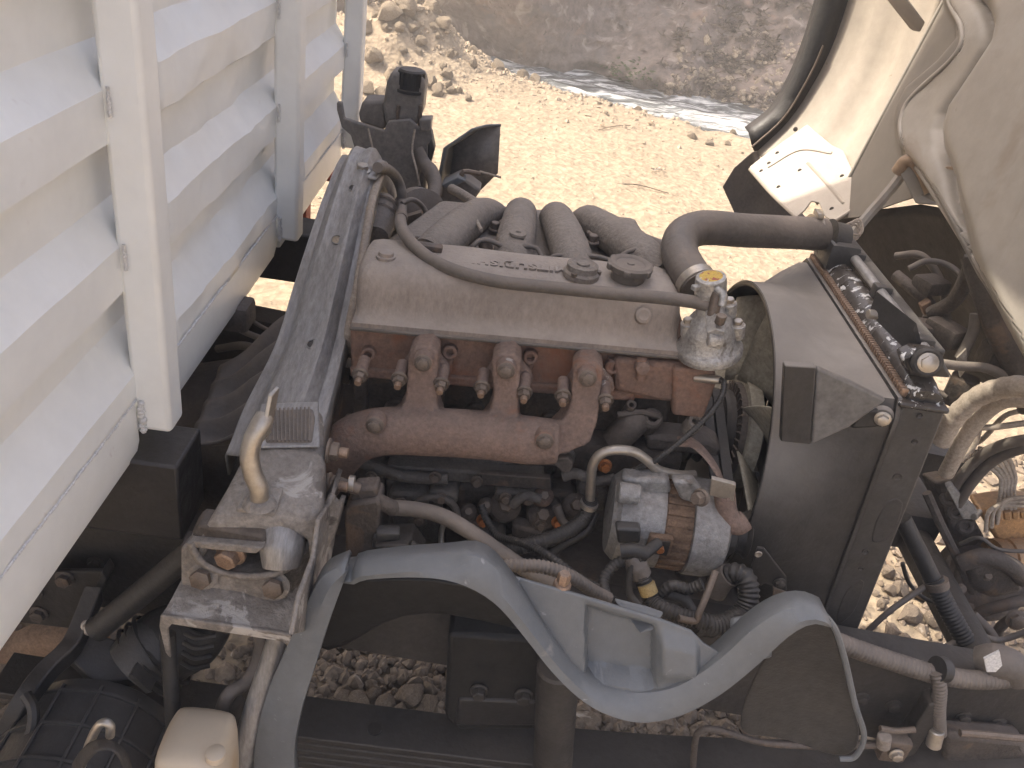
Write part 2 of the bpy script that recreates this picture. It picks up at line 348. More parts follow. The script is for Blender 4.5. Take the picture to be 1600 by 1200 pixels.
# rubble heap: large blocks placed where the photograph shows them
def heap_rock(x, y, r, label, sink=.05):
    q = A(x, y + 22, Z=.14); return rock((q.x, q.y, ground_z(q.x, q.y)), r, 'stone', label, 'blocks in the rubble heap', sink)
heap_rock(652, 40, .19, 'largest pale block on top of the rubble heap', -.25)
for x, y, r in [(632, 60, .14), (604, 60, .15), (668, 58, .13), (690, 66, .11), (615, 84, .13), (645, 86, .12), (582, 72, .13), (575, 96, .10), (600, 100, .08), (640, 106, .08), (672, 92, .10), (700, 88, .08), (708, 100, .06), (566, 56, .12), (590, 46, .11), (655, 70, .10), (622, 104, .07), (686, 102, .06), (560, 108, .07), (720, 100, .05), (735, 108, .05), (630, 46, .09), (612, 40, .08)]:
    heap_rock(x, y, r * .85, 'pale sandy block in the rubble heap on the river edge', .12)
for i in range(46):
    heap_rock(random.gauss(630, 45), random.gauss(72, 22), random.uniform(.03, .075), 'small pale stone lodged among the rubble heap blocks', .1)
for i in range(36):
    s, t = random.uniform(-2.6, 2.6), random.uniform(-.9, .05); p = RO + RE * s + RN * t
    rock((p.x, p.y, ground_z(p.x, p.y)), random.uniform(.025, .07) * (1.3 if s < .3 else .7), 'stone', 'small pale stone along the crumbling river edge', 'stones along the river edge')
# loose small stone cover
def scatter(name, m, pts, label=None):
    mb = MB()
    for p, r in pts:
        v, f = random.choice(PEB); a = random.uniform(0, 6.28); ca, sa = math.cos(a), math.sin(a); k = random.uniform(.7, 1.2)
        mb.add([Vector((q.x * ca - q.y * sa * k, q.x * sa + q.y * ca * k, q.z)) * r + p for q in v], f)
    o = mb.build(name, m, angle=35, kind='stuff', label=label, cat='gravel'); return o
pts = []
for i in range(5200):
    s = random.gauss(-1.3, 1.3); t = -abs(random.gauss(0, .55)) + .12; p = RO + RE * s + RN * t
    pts.append((Vector((p.x, p.y, ground_z(p.x, p.y))), abs(random.gauss(.010, .014)) + .005))
for i in range(1500):
    x, y = random.uniform(-2.5, 3.2), random.uniform(2.0, 7); pts.append((Vector((x, y, ground_z(x, y))), abs(random.gauss(.004, .006)) + .003))
scatter('loose_stones', 'stone', pts, 'loose small stones strewn over the sandy river side')
pts = []
for i in range(9000):
    x, y = random.uniform(-1.1, 2.2), random.uniform(-.75, 1.5)
    if x < .5 and y > 1.0: continue
    pts.append((Vector((x, y, ground_z(x, y) + .004)), abs(random.gauss(.007, .011)) + .005))
for i in range(5000):
    x, y = random.uniform(-.5, .75), random.uniform(-.45, .4); pts.append((Vector((x, y, ground_z(x, y) + .004)), abs(random.gauss(.006, .008)) + .005))
scatter('gravel', 'gravel', pts, 'grey broken gravel covering the ground under the truck')
# single larger stones on the gravel
for x, y, r in [(1425, 960, .055), (1395, 985, .045), (1370, 1000, .04), (1460, 965, .05), (1440, 925, .045), (1405, 915, .04), (1390, 890, .035), (1482, 905, .04), (1380, 940, .03), (1415, 1005, .05), (1465, 1010, .04),
                (1150, 1160, .05), (1215, 1165, .055), (1030, 1130, .04), (1000, 1110, .03), (1290, 1170, .045), (1340, 1185, .05), (1090, 1190, .04), (1180, 1190, .04),
                (535, 1085, .035), (560, 1090, .045), (600, 1095, .04), (640, 1085, .05), (670, 1095, .04), (520, 1095, .03), (585, 1080, .03), (655, 1108, .03), (690, 1085, .03), (625, 1110, .035),
                (20, 1040, .05), (45, 1060, .04), (60, 1030, .05), (15, 1080, .045), (40, 1095, .05), (90, 1040, .04), (10, 1120, .05), (50, 1120, .03)]:
    q = A(x, y, Z=.02); rock((q.x, q.y, .0), r * .8, 'gravel', 'larger broken stone lying on the gravel under the truck', 'stones under the truck', .2)
# dry scrub on the right part of the bank, green tuft at the water
def blades(mb, p, n, ln, wd, up):
    for i in range(n):
        d = Vector((random.gauss(0, 1), random.gauss(0, 1), abs(random.gauss(up, .6)))).normalized(); d = (d - RN * .5).normalized()
        sd_ = d.cross(Vector((random.gauss(0, 1), random.gauss(0, 1), random.gauss(0, 1)))).normalized() * wd * random.uniform(.6, 1.4); l = ln * random.uniform(.4, 1.2)
        b = d * l * .55 + Vector((random.gauss(0, .1), random.gauss(0, .1), 0)) * l; e = d * l + Vector((random.gauss(0, .3), random.gauss(0, .3), -.25)) * l
        mb.add([p - sd_, p + sd_, p + b + sd_, p + b - sd_, p + e], [(0, 1, 2, 3), (3, 2, 4)])
mb = MB()
for i in range(2300):
    s, h = random.uniform(.75, 4.2), random.uniform(.12, 2.2)
    if s < 1.3 and random.random() > (s - .75) / .55: continue
    if noise.noise(Vector((s * 1.7, h * 1.7, 3))) < -.12: continue
    blades(mb, bank_pt(s, h), 9, .11, .006, .3)
for i in range(160):
    s, h = random.uniform(-3.5, .9), random.uniform(.35, 2.4)
    if noise.noise(Vector((s * 1.3, h * 1.3, 8))) < .1: continue
    blades(mb, bank_pt(s, h), 4, .09, .005, .2)
mb.build('dry_scrub', 'twig', kind='stuff', label='dry tangled scrub and roots hanging on the river bank', cat='scrub', angle=80)
mb = MB()
for i in range(60):
    s, h = random.gauss(.62, .12), abs(random.gauss(.30, .05)); blades(mb, bank_pt(s, h) - RN * .03, 7, .035, .005, .5)
mb.build('green_tuft', 'green', label='small green tuft of grass on the ledge above the water', cat='grass', kind='stuff', angle=80)
pts = [(bank_pt(random.uniform(1.0, 3.6), abs(random.gauss(.2, .35)) + .05), abs(random.gauss(.012, .02)) + .008) for i in range(900)]
scatter('bank_stones', 'stone', pts, 'loose stones and rubble at the foot of the river bank')
# dead leaves, litter and twigs on the sand
def litter(x, y, sz, label, grp, m='leaf', n=5):
    q = A(x, y, Z=.01); mb = MB()
    for i in range(n):
        a = random.uniform(0, 6.28); l = sz * random.uniform(.5, 1.1); c = q + Vector((random.gauss(0, sz * .7), random.gauss(0, sz * .9), random.uniform(.004, .02)))
        d = Vector((math.cos(a), math.sin(a), random.uniform(-.1, .35))); sd_ = Vector((-d.y, d.x, random.uniform(-.4, .4))) * .35
        mb.add([c - d * l * .5, c + sd_ * l * .5 - d * l * .1, c + sd_ * l * .4 + d * l * .3, c + d * l * .5 + UZ * l * .25, c - sd_ * l * .4 + d * l * .25, c - sd_ * l * .5 - d * l * .12 + UZ * l * .12], [(0, 1, 2, 3, 4, 5)])
    mb.build('dead_leaves', m, label=label, cat='leaves', group=grp, solid=.001, angle=60)
G = 'litter on the sand'
litter(1000, 236, .045, 'curled brown leaf clump alone on the open sand', G)
litter(1030, 266, .05, 'crumpled pale leaf litter with a white scrap on the sand', G, 'cloth_old', 6)
litter(1025, 199, .05, 'dark leaf scraps by the river edge sand', G, n=6)
litter(945, 200, .03, 'thin scatter of leaf bits near the sandy river edge', G, n=8)
litter(1090, 253, .035, 'leaf scraps on the sand beside the mudguard of the tilted cab', G, n=6)
for k, (a, b) in enumerate((((960, 287), (1045, 302)), ((935, 203), (985, 196)))):
    p, q = A(*a, Z=.012), A(*b, Z=.015)
    hose('twig', ['thin dry twig lying on the sand', 'short dark twig lying near the river edge'][k], 'twig', [p, p.lerp(q, .4) + Vector((.02, .03, .01)), q], .004, 'twig', n=6)
# ================================================================== CARGO BODY
XP = -.50
body = thing('cargo_body', 'silver painted corrugated steel cargo body with welded upright posts', 'cargo body', (-2.2, 0, 1.0))
prof = [(1.066, 0), (1.10, .030), (1.153, .002)]
prof = [(1.062, .030), (1.10, .030), (1.153, .0), (1.197, .0)]
z = 1.197
while z < 3.5:
    prof += [(z + .019, .028), (z + .074, .028), (z + .114, 0), (z + .175, 0)]; z += .175
BTOP = z
def bay(y0, y1, dent=0, seed=0):
    ny = max(2, int((y1 - y0) / .02)); rows = []
    pz = []
    for (a, b), (c, d) in zip(prof, prof[1:]):
        k = 4 if a < 1.75 else 1
        pz += [(a + (c - a) * i / k, b + (d - b) * i / k) for i in range(k)]
    pz.append(prof[-1])
    for (zz, o) in pz:
        row = []
        for i in range(ny + 1):
            y = y0 + (y1 - y0) * i / ny
            e = min(1, (y - y0) / .03, (y1 - y) / .03)
            dd = dent * e * (.006 * noise.noise(Vector((y * 9, zz * 14, seed))) + .0035 * noise.noise(Vector((y * 26, zz * 30, seed + 3))))
            row.append(Vector((XP + o + dd, y, zz)))
        rows.append(row)
    gaps = ((2.60, 2.76), (2.86, 2.878), (2.905, 2.923))
    lo = [r for r in rows if r[0].z <= 2.60]; flat = lambda z: [Vector((XP + .02, r.y, z)) for r in rows[0]]
    MB().grid(lo + [flat(2.60)]).build('corrugated_panel', 'body_paint', body, angle=24, solid=.0025)
    for a, b in ((2.76, 2.86), (2.878, 2.905), (2.923, BTOP)): MB().grid([flat(a), flat(b)]).build('upper_board', 'body_paint', body, solid=.02)  # unseen upper boards, gaps spaced to shade the cab and pass sun streaks
    if y0 > 0 or y0 < -.9: MB().grid([flat(2.60), flat(2.76)]).build('upper_board', 'body_paint', body, solid=.02)
bay(-1.02, -.30, .25, 1); bay(-.2995, .42, 1.0, 5); bay(.4205, .86, .6, 9)
def rail(y0, y1):
    MB().loft([[Vector((XP + .031, y, 1.064)), Vector((XP + .031, y, 1.002)), Vector((XP + .025, y, .976)), Vector((XP - .04, y, .976)), Vector((XP - .04, y, 1.064))] for y in (y0, y1)]).build('bottom_rail', 'body_paint', body, bev=.004)
for ya in (-.442, .215): MB().box((XP - .012, ya + .026, 1.026), (.05, .056, .074)).build('rail_filler', 'body_paint', body)  # hidden blocks added behind the posts to stop sun leaking through
rail(-1.02, -.438); rail(-.393, .219); rail(.264, .829)
for y0, y1, zb in ((-.438, -.393, 1.016), (.219, .264, 1.014), (.829, .874, 1.02)):
    MB().box((XP + .0485, (y0 + y1) / 2, (zb + BTOP) / 2), (.047, y1 - y0, BTOP - zb)).build('post', 'body_paint', body, bev=.007, bseg=3)
    p = [Vector((XP + .036 + random.uniform(0, .003), y0 - .003, zb + .0 + i * .006)) for i in range(9)]
    MB().tube([p[0] + UZ * .0, *p[1:]], lambda t: .004 + .0025 * noise.noise(Vector((t * 40, y0, 0))), n=8, seg=4).build('weld_bead', 'weld', body, angle=70)
    for k in range(7):
        if k == 0: continue
        zc = 1.10 + k * .175 - .03; off = .036
        MB().tube([Vector((XP + off, y0 - .003, zc + i * .008)) for i in range(5)], lambda t: .0022 + .0016 * noise.noise(Vector((t * 20, y0 * 5, k))), n=7, seg=4).build('weld_bead', 'weld', body, angle=70)
for y0, y1 in ((-.82, -.440), (-.39, .217), (.266, .82)):
    n_ = int((y1 - y0) / .008)
    MB().tube([Vector((XP + .0315, y0 + (y1 - y0) * i / n_, 1.064 + random.uniform(-.001, .001))) for i in range(n_ + 1)], lambda t: .0017 + .0016 * noise.noise(Vector((t * 160 * (y1 - y0), y0, 0))), n=7, seg=2).build('weld_bead', 'weld', body, angle=70)
sh = MB()
sh.box((-2.4, -1.03, (BTOP + 1) / 2), (3.75, .02, BTOP - 1.0)); sh.build('side_wall', 'body_paint', body)
MB().box((-2.4, .885, (BTOP + 1) / 2), (3.75, .02, BTOP - 1.0)).build('side_wall', 'body_paint', body)
MB().box((-2.375, -.07, .985), (3.74, 1.88, .016)).build('floor_plate', 'chassis', body)
# longitudinal sills and bearers under the body
MB().box((-2.2 + .0, -.42, .921), (3.574, .09, .128)).build('near_sill', 'black_paint', body, bev=.004)
MB().box((-2.2 + .0, .405, .915), (3.70, .10, .115)).build('far_sill', 'chassis', body, bev=.004)
MB().box((-.54, .15, .955), (.06, 1.55, .035)).build('cross_bearer', 'chassis', body, bev=.003)
q = A(484, 322, X=-.52); MB().box(q + Vector((-.02, 0, -.01)), (.035, .05, .13)).build('lamp_bracket', 'red_paint', body, bev=.003)
q = A(512, 266, X=-.53); MB().box(q, (.03, .04, .05)).build('hinge_block', 'red_paint', body, bev=.003)
# ================================================================== CHASSIS
frame = thing('chassis_frame', 'dark steel chassis frame of the truck with side rails and brackets', 'chassis', (-.2, 0, .5))
def rz(x): return .752 - .062 * x
def rail_c(y, side, x0=-1.6, x1=1.15):
    rings = []
    for x in (x0, -.2, .5, x1):
        t = rz(x); d = .065 * side
        rings.append([Vector((x, y, t)), Vector((x, y + d, t)), Vector((x, y + d, t - .006)), Vector((x, y + .006 * side, t - .006)), Vector((x, y + .006 * side, t - .174)), Vector((x, y + d, t - .174)), Vector((x, y + d, t - .18)), Vector((x, y, t - .18))])
    return MB().loft(rings).build('side_rail', 'chassis', frame, angle=25)
rail_c(-.38, 1); rail_c(.36, -1)
MB().cyl((.93, -.36, .60), (.93, .36, .60), .035).build('cross_member', 'chassis', frame)
MB().box((-.75, -.01, .66), (.12, .70, .10), bev=.01).build('cross_member', 'chassis', frame)
for x, y in ((95, 903), (45, 900), (52, 935), (150, 880), (1345, 1090), (1395, 1102), (1505, 1120), (1560, 1130)):
    MB().hexbolt(A(x, y, Y=-.38) , -UY, .010, .010).build('bolt', 'chassis', frame)
MB().prism(AY([(28, 893), (158, 893), (166, 906), (132, 985), (20, 972)], -.425), (0, .008, 0)).build('bracket_plate', 'chassis', frame, bev=.002)
MB().prism(AY([(158, 893), (166, 906), (132, 985), (122, 985)], -.45), (0, .03, 0)).build('bracket_flange', 'chassis', frame, bev=.002)
for x, y in ((102, 903), (52, 925), (62, 958)): MB().hexbolt(A(x, y, Y=-.426), -UY, .011, .012).build('bolt', 'dark_iron', frame)
# leaf spring seen through the arch
spring = thing('leaf_spring', 'dark leaf spring pack running along under the frame rail', 'leaf spring', (0, -.42, .36))
for k in range(5):
    L0, L1 = -.75 + .07 * k, .95 - .10 * k; rings = []
    for i in range(17):
        x = L0 + (L1 - L0) * i / 16; zz = .446 - .017 * k + .16 * max(0, x - .05) ** 2 + .05 * max(0, -x - .1) ** 2
        rings.append([Vector((x, -.455, zz - .015)), Vector((x, -.375, zz - .015)), Vector((x, -.375, zz)), Vector((x, -.455, zz))])
    MB().loft(rings).build('leaf', 'chassis', spring, angle=25, bev=.002)
MB().lathe([(.012, 0), (.012, .003), (.004, .0035)], A(585, 1140, Z=.4465), UZ, 16).build('centre_bolt', 'black_paint', spring)
# shock absorber and bump-stop bracket
sh = thing('shock_absorber', 'upright dark tube of the shock absorber below the wheel arch guard', 'shock absorber', (.13, -.5, .3))
MB().cyl(A(872, 1040, Y=-.50), A(858, 1290, Y=-.50), .031, 20).build('tube', 'chassis', sh)
MB().cyl(A(874, 1000, Y=-.50), A(872, 1040, Y=-.50), .012, 12).build('rod', 'chassis', sh)
st = thing('bump_stop_bracket', 'black bump stop bracket with two bolts under the frame rail', 'bracket', (.02, -.42, .5))
MB().prism(AY([(700, 990), (846, 1000), (846, 1120), (836, 1142), (716, 1142), (694, 1120)], -.43), (0, .08, 0)).build('plate', 'deep_black', st, bev=.008)
for x, y in ((749, 1078), (818, 1085)): MB().hexbolt(A(x, y, Y=-.432), -UY, .011, .016).build('bolt', 'chassis', st)
MB().prism(AY([(716, 1092), (846, 1098), (848, 1135), (710, 1135)], -.435), (0, .02, 0)).build('lip', 'black_paint', st, bev=.005)
ax = thing('front_axle', 'dark front axle beam hidden in shade behind the leaf spring', 'axle', (.0, 0, .36))
MB().tube([(.08, -.62, .36), (.08, -.4, .34), (.08, 0, .31), (.08, .4, .34), (.08, .62, .36)], .045).build('beam', 'chassis', ax)
hose('fuel_line', 'thin rusty pipe bent along the lower frame beside the mudflap', 'pipe', AY([(1082, 1215), (1086, 1160), (1094, 1143), (1120, 1140), (1190, 1160), (1280, 1166), (1385, 1164)], -.44), .0055, 'dark_iron', n=8)
# ================================================================== CAB SUPPORT ARCH
arch = thing('cab_support_arch', 'worn steel cab support arch with round holes spanning behind the engine', 'cab support', (-.31, -.45, .75))
cl = [(-.40, .965, .060), (-.37, .972, .060), (-.31, .990, .059), (-.175, 1.015, .053), (-.07, 1.072, .050), (.05, 1.14, .045), (.15, 1.182, .041), (.20, 1.194, .040), (.26, 1.188, .040), (.36, 1.12, .044), (.45, 1.03, .048), (.56, .98, .055), (.60, .80, .06)]
cx = catmull([Vector((a, b, c)) for a, b, c in cl], 5)
def arch_section(i, prof, dx=0):
    p = cx[i]; q = (cx[min(i + 1, len(cx) - 1)] - cx[max(i - 1, 0)]); q.z = q.z; t = Vector((0, q.x, q.y)).normalized(); nrm = Vector((0, -t.z, t.y))
    o = Vector((-.312 + dx, p.x, p.y)); wd = p.z
    return [o + UX * a * wd + nrm * b for a, b in prof]
hat = [(-1, -.045), (-1, -.004), (-.97, 0), (-.72, 0), (-.62, .004), (-.50, .016), (-.40, .019), (.05, .016), (.22, .020), (.42, .020), (.58, .012), (.68, .002), (.78, 0), (.97, 0), (1, -.004), (1, -.045)]
MB().loft([arch_section(i, hat) for i in range(len(cx))], cap=False, closed=False).build('beam', 'arch_metal', arch, angle=40, solid=.003)
for x, y, rr in ((552, 297, .008), (527, 377, .0095), (490, 541, .0105)):
    # round hole: rolled rim, disc coloured as shade, one pale as light through
    best = min(range(len(cx)), key=lambda i: (Vector(pixel((-.312, cx[i].x, cx[i].y + .016))) - Vector((x, y))).length)
    s_ = arch_section(best, [(0, .016), (0, 1.016)]); nn = (s_[1] - s_[0]).normalized(); d = ROT @ Vector((x - 800, y - 600, FOC)); tt = (s_[0] - CAM).dot(nn) / d.dot(nn); p = CAM + d * tt + nn * .003
    MB().lathe([(rr, 0), (rr, .0022), (rr * .9, .0026), (rr * .9, -.002)], p, nn, 20, cap=False).build('hole_rim', 'arch_metal', arch)
    MB().lathe([(rr * .92, .0006), (rr * .3, .0012)], p, nn, 20).build('hole', 'stone' if y == 377 else 'black_paint', arch)
p = A(566, 268, X=-.30); MB().hexbolt(p, (0, -.1, 1), .011, .014).build('bolt', 'zinc', arch)
MB().box(p + Vector((.004, 0, -.004)), (.05, .035, .006), bev=.002).build('clamp_plate', 'arch_metal', arch)
# small tab with a hole on the engine side
MB().prism(AX([(536, 575), (570, 580), (568, 604), (534, 600)], -.262), (0, .004, 0)).build('tab', 'zinc', arch, bev=.001)
MB().lathe([(.005, 0), (.002, .0008)], A(546, 589, X=-.262) - UY * .002, -UY, 14).build('tab_hole', 'black_paint', arch)
# latch block with the rubber-faced plate, chrome hook rod and foot bracket
mount = thing('cab_latch_mount', 'pale worn cab latch bracket bolted on the frame with a bent hook rod', 'latch bracket', (-.33, -.5, .75))
rws = [(640, 1.004, 404, 501), (668, 1.002, 399, 503), (700, .998, 388, 504), (735, .992, 372, 504), (770, .984, 352, 502), (800, .973, 334, 497), (822, .957, 320, 488), (838, .938, 311, 480)]
gr = []
for y, z_, xl, xr in rws:
    row = []
    for k in range(13):
        f = k / 12; x = xl + (xr - xl) * f; q = A(x, y, Z=z_); q.z += .010 * math.sin(math.pi * f) ** .6 - .004; row.append(q)
    gr.append([row[0] + Vector((-.004, 0, -.05)), row[0] + Vector((-.002, 0, -.006))] + row[0:] + [row[-1] + Vector((.002, 0, -.006)), row[-1] + Vector((.005, 0, -.055))])
MB().grid(gr).build('upper_casting', 'mount_metal', mount, solid=.005, sub=1, angle=60)
zt = lambda x, y, dz=0: A(x, y, Z=interp([(640, 1.004), (700, .998), (735, .992), (770, .984), (800, .973), (838, .938)], y) + .006 + dz)
tp = [zt(412, 640, .008), zt(489, 637, .008), zt(493, 650, .008), zt(488, 690, .008), zt(415, 690, .008)]
MB().prism(tp, (0, 0, -.016)).build('rubber_pad', 'rubber', mount, bev=.004)
for k in range(11):
    a = tp[0].lerp(tp[1], .08 + k * .084); b = tp[4].lerp(tp[3], .08 + k * .084)
    MB().tube([a + UZ * .001, b + UZ * .001], .0014, n=6, smooth=False).build('pad_rib', 'rubber', mount)
MB().prism([zt(406, 634, .002), zt(498, 630, .002), zt(500, 700, .002), zt(400, 702, .002)], (0, 0, .004)).build('pad_plate', 'arch_metal', mount, bev=.002)
MB().prism([zt(387, 760, .003), zt(443, 768, .003), zt(430, 808, .004), zt(368, 800, .004)], (0, 0, .006)).build('rod_plate', 'mount_metal', mount, bev=.002)
rb_ = zt(405, 785, .008); yb = rb_.y
MB().tube([rb_, A(405, 764, Y=yb), A(395, 740, Y=yb + .002), A(390, 712, Y=yb + .006), A(396, 685, Y=yb + .012), A(407, 664, Y=yb + .02), A(414, 652, Y=yb + .03)], .0118, n=18).build('hook_rod', 'zinc', mount, angle=60)
MB().lathe([(.021, 0), (.017, .007), (.0125, .010)], rb_ - UZ * .002, UZ, 20).build('weld_collar', 'mount_metal', mount)
MB().prism([A(419, 616, Y=yb + .03), A(425, 619, Y=yb + .03), A(412, 690, Y=yb + .01), A(405, 688, Y=yb + .01)], (.004, .02, 0)).build('hook_plate', 'zinc', mount, bev=.001)
MB().tube([A(430, 822, Y=-.50), A(440, 850, Y=-.515), A(440, 885, Y=-.53)], [.026, .030, .024], n=18).build('nose', 'arch_metal', mount, angle=60)
MB().prism(AY([(300, 832), (310, 820), (410, 838), (418, 850), (412, 858), (300, 845)], -.535), (0, .03, .004)).build('mouth_lip', 'dark_iron', mount, bev=.004)
MB().prism(AY([(296, 846), (412, 856), (400, 866), (298, 856)], -.545), (0, .04, .002)).build('mouth_plate', 'mount_metal', mount, bev=.002)
MB().box(A(365, 872, Y=-.47), (.13, .03, .05)).build('mouth_cavity', 'dark_iron', mount)
MB().hexbolt(A(362, 862, Y=-.53), (-.2, -1, -.1), .015, .02).build('pivot_nut', 'brass_bolt', mount)
# face plate with the curved mouth and two bolts
face = [(288, 850), (298, 846), (304, 862), (318, 880), (345, 893), (385, 900), (425, 897), (452, 885), (478, 858), (500, 815), (520, 772), (528, 780), (528, 800), (500, 880), (478, 915), (436, 945), (300, 925), (290, 905)]
fy = lambda x, y: -.54 + max(0, x - 440) / 90 * .10
fin_ = [(298, 846), (304, 862), (318, 880), (345, 893), (385, 900), (425, 897), (452, 885), (478, 858), (500, 815), (520, 772)]
fou_ = [(287, 852), (287, 880), (289, 920), (303, 938), (372, 952), (440, 960), (480, 925), (502, 880), (520, 830), (531, 785)]
ri_ = catmull([A(x, y, Y=fy(x, y)) for x, y in fin_], 4); ro_ = catmull([A(x, y, Y=fy(x, y) - .004) for x, y in fou_], 4)
MB().grid([[p + Vector((0, .05, .004)) for p in ri_], ri_, ro_, [p + Vector((0, .03, -.012)) for p in ro_]]).build('face_plate', 'mount_metal', mount, solid=.006, angle=45)
MB().tube([A(x, y, Y=fy(x, y) - .004) for x, y in face[1:11]], .005, n=8, seg=4).build('mouth_rim', 'mount_metal', mount, angle=60)
for x, y in ((318, 898), (430, 913)):
    p = A(x, y, Y=-.543); MB().lathe([(.020, 0), (.020, .003), (.016, .004)], p, (0, -1, .25), 20).build('washer', 'mount_metal', mount)
    MB().hexbolt(p + Vector((0, -.003, .001)), (0, -1, .25), .0135, .014, False).build('bolt', 'bolt_dusty', mount)
side = [A(528, 776, Y=-.44), A(530, 800, Y=-.44), A(508, 905, Y=-.47), A(478, 990, Y=-.51), A(452, 1000, Y=-.53), A(478, 915, Y=-.51), A(500, 850, Y=-.49)]
MB().prism(AX([(500, 812), (522, 776), (531, 780), (530, 806), (512, 905), (484, 985), (458, 992), (470, 930), (492, 870)], -.215), (-.006, 0, 0)).build('side_plate', 'mount_metal', mount, bev=.002)
# channel under the plate
ch = [(250, 962, -.58), (300, 905, -.53), (300, 925, -.545), (436, 945, -.545), (478, 915, -.52), (506, 905, -.48), (456, 992, -.58)]
MB().prism([A(250, 962, Y=-.585), A(262, 945, Y=-.57), A(296, 880, Y=-.52), A(500, 905, Y=-.50), A(470, 975, Y=-.57), A(455, 990, Y=-.585)], (0, .0, -.006)).build('channel_top', 'mount_metal', mount, bev=.002)
MB().prism(AY([(250, 962), (455, 992), (462, 1010), (452, 1012), (440, 1003), (268, 976), (262, 984), (266, 1030), (258, 1020), (248, 980)], -.588), (0, .006, 0)).build('channel_lip', 'mount_metal', mount, bev=.002)
MB().prism([A(455, 992, Y=-.585), A(462, 1010, Y=-.585), A(470, 1030, Y=-.58), A(500, 940, Y=-.50), A(500, 905, Y=-.50)], (.004, 0, 0)).build('channel_side', 'mount_metal', mount, bev=.001)
MB().lathe([(.010, 0), (.003, .0012)], A(357, 958, Y=-.568) , (0, -.35, 1), 18).build('channel_hole', 'black_paint', mount)
# bolts on the arch flank facing the engine
for x, y in ((512, 704), (512, 757)):
    p = A(x, y, Y=-.40); MB().cyl(p, p + UX * .028, .0075, 12).build('stud', 'brass_bolt', mount); MB().hexbolt(p, UX, .013, .016, True).build('nut', 'bolt_dusty', mount)
# metal breather pipe clipped to the arch and the rubber hose that crosses the engine
hose('breather_pipe', 'thin bent metal pipe clipped along the edge of the cab support arch', 'pipe', AX([(597, 272, -.272), (590, 285, -.272), (580, 320, -.268), (570, 380, -.264), (558, 450, -.26), (546, 510, -.258), (546, 530, -.256), (556, 560, -.25), (562, 590, -.25), (556, 630, -.25), (542, 660, -.252), (534, 690, -.255), (528, 720, -.26)]), .0072, 'hose_pale', n=12)
ph = AX([(590, 262, -.272), (604, 264, -.262), (618, 276, -.25), (627, 298, -.238), (628, 325, -.23)]) + [A(626, 350, Y=-.03), A(640, 376, Y=-.09), A(672, 404, Y=-.135), A(715, 424, Y=-.165), A(780, 440, Y=-.182), A(860, 449, Y=-.186), A(960, 459, Y=-.19), A(1040, 466, Y=-.20), A(1095, 474, Y=-.215), A(1122, 484, Y=-.222)]
hose('breather_hose', 'long rubber breather hose lying across the valve cover to the thermostat housing', 'hose', ph, .0098, 'rubber', n=14)
MB().tube([ph[4].lerp(ph[5], .45), ph[4].lerp(ph[5], .75)], .0112, n=14, smooth=False).build('hose_clamp', 'bolt_dusty', bpy.data.objects['breather_hose'])
# ================================================================== LEFT UNDERSIDE
fl = []
for i in range(61):
    t = i / 60; row = []
    for j in range(16):
        k = j / 15
        p0 = A(345, 572, Y=-.05).lerp(A(292, 700, Y=-.30), t); p1 = A(455, 528, Y=-.02).lerp(A(425, 712, Y=-.30), t)
        p = p0.lerp(p1, k); p.z += .019 * math.sin(t * 4.2 * 2 * math.pi + k * .9) * min(1, .15 + k * 1.4) + .035 * smooth(.25, 1, k); row.append(p)
    fl.append(row)
MB().grid(fl).build('rubber_flap', 'rubber', label='wavy black rubber flap below the cargo body beside the support arch', cat='rubber flap', solid=.005, angle=60)
MB().box(A(372, 490, Y=.0), (.05, .06, .05), bev=.01).build('brake_valve', 'dark_iron', label='small dusty brake valve in the shade under the cargo body', cat='valve')
for k, (pts, r) in enumerate([([(350, 500, .1), (385, 520, .05), (420, 530, .0), (455, 520, -.05)], .006), ([(340, 545, .05), (375, 540, .03), (400, 545, .0), (440, 560, -.05)], .008), ([(360, 470, .12), (400, 505, .1), (440, 525, .05)], .004)]):
    hose('brake_hose', ['grey hose sagging below the valve block under the cargo body', 'thicker hose running over the wavy rubber flap', 'thin line leading to the valve block under the cargo body'][k], 'hose', AY(pts), r, 'rubber', n=8)
gb = thing('gearbox', 'dark gearbox casing in the shade behind the support arch', 'gearbox', (-.55, 0, .6))
MB().lathe([(.10, 0), (.15, .05), (.16, .12), (.12, .28), (.10, .5)], (-.33, -.03, .72), (-1, 0, -.05), 24).build('casing', 'dark_iron', gb)
MB().lathe([(.15, 0), (.15, .02), (.14, .025), (.14, .07), (.145, .075), (.145, .09)], (-.24, -.03, .76), (-1, 0, -.05), 28).build('bell_housing', 'dark_iron', gb)
# flywheel side hose boots at the left of arch
MB().tube(AX([(486, 420, -.35), (478, 470, -.35), (470, 500, -.35), (463, 530, -.35)]), [.016, .022, .018, .016], n=16).build('boot_hose', 'rubber', label='dusty rubber boot against the back of the support arch', cat='hose', angle=60)
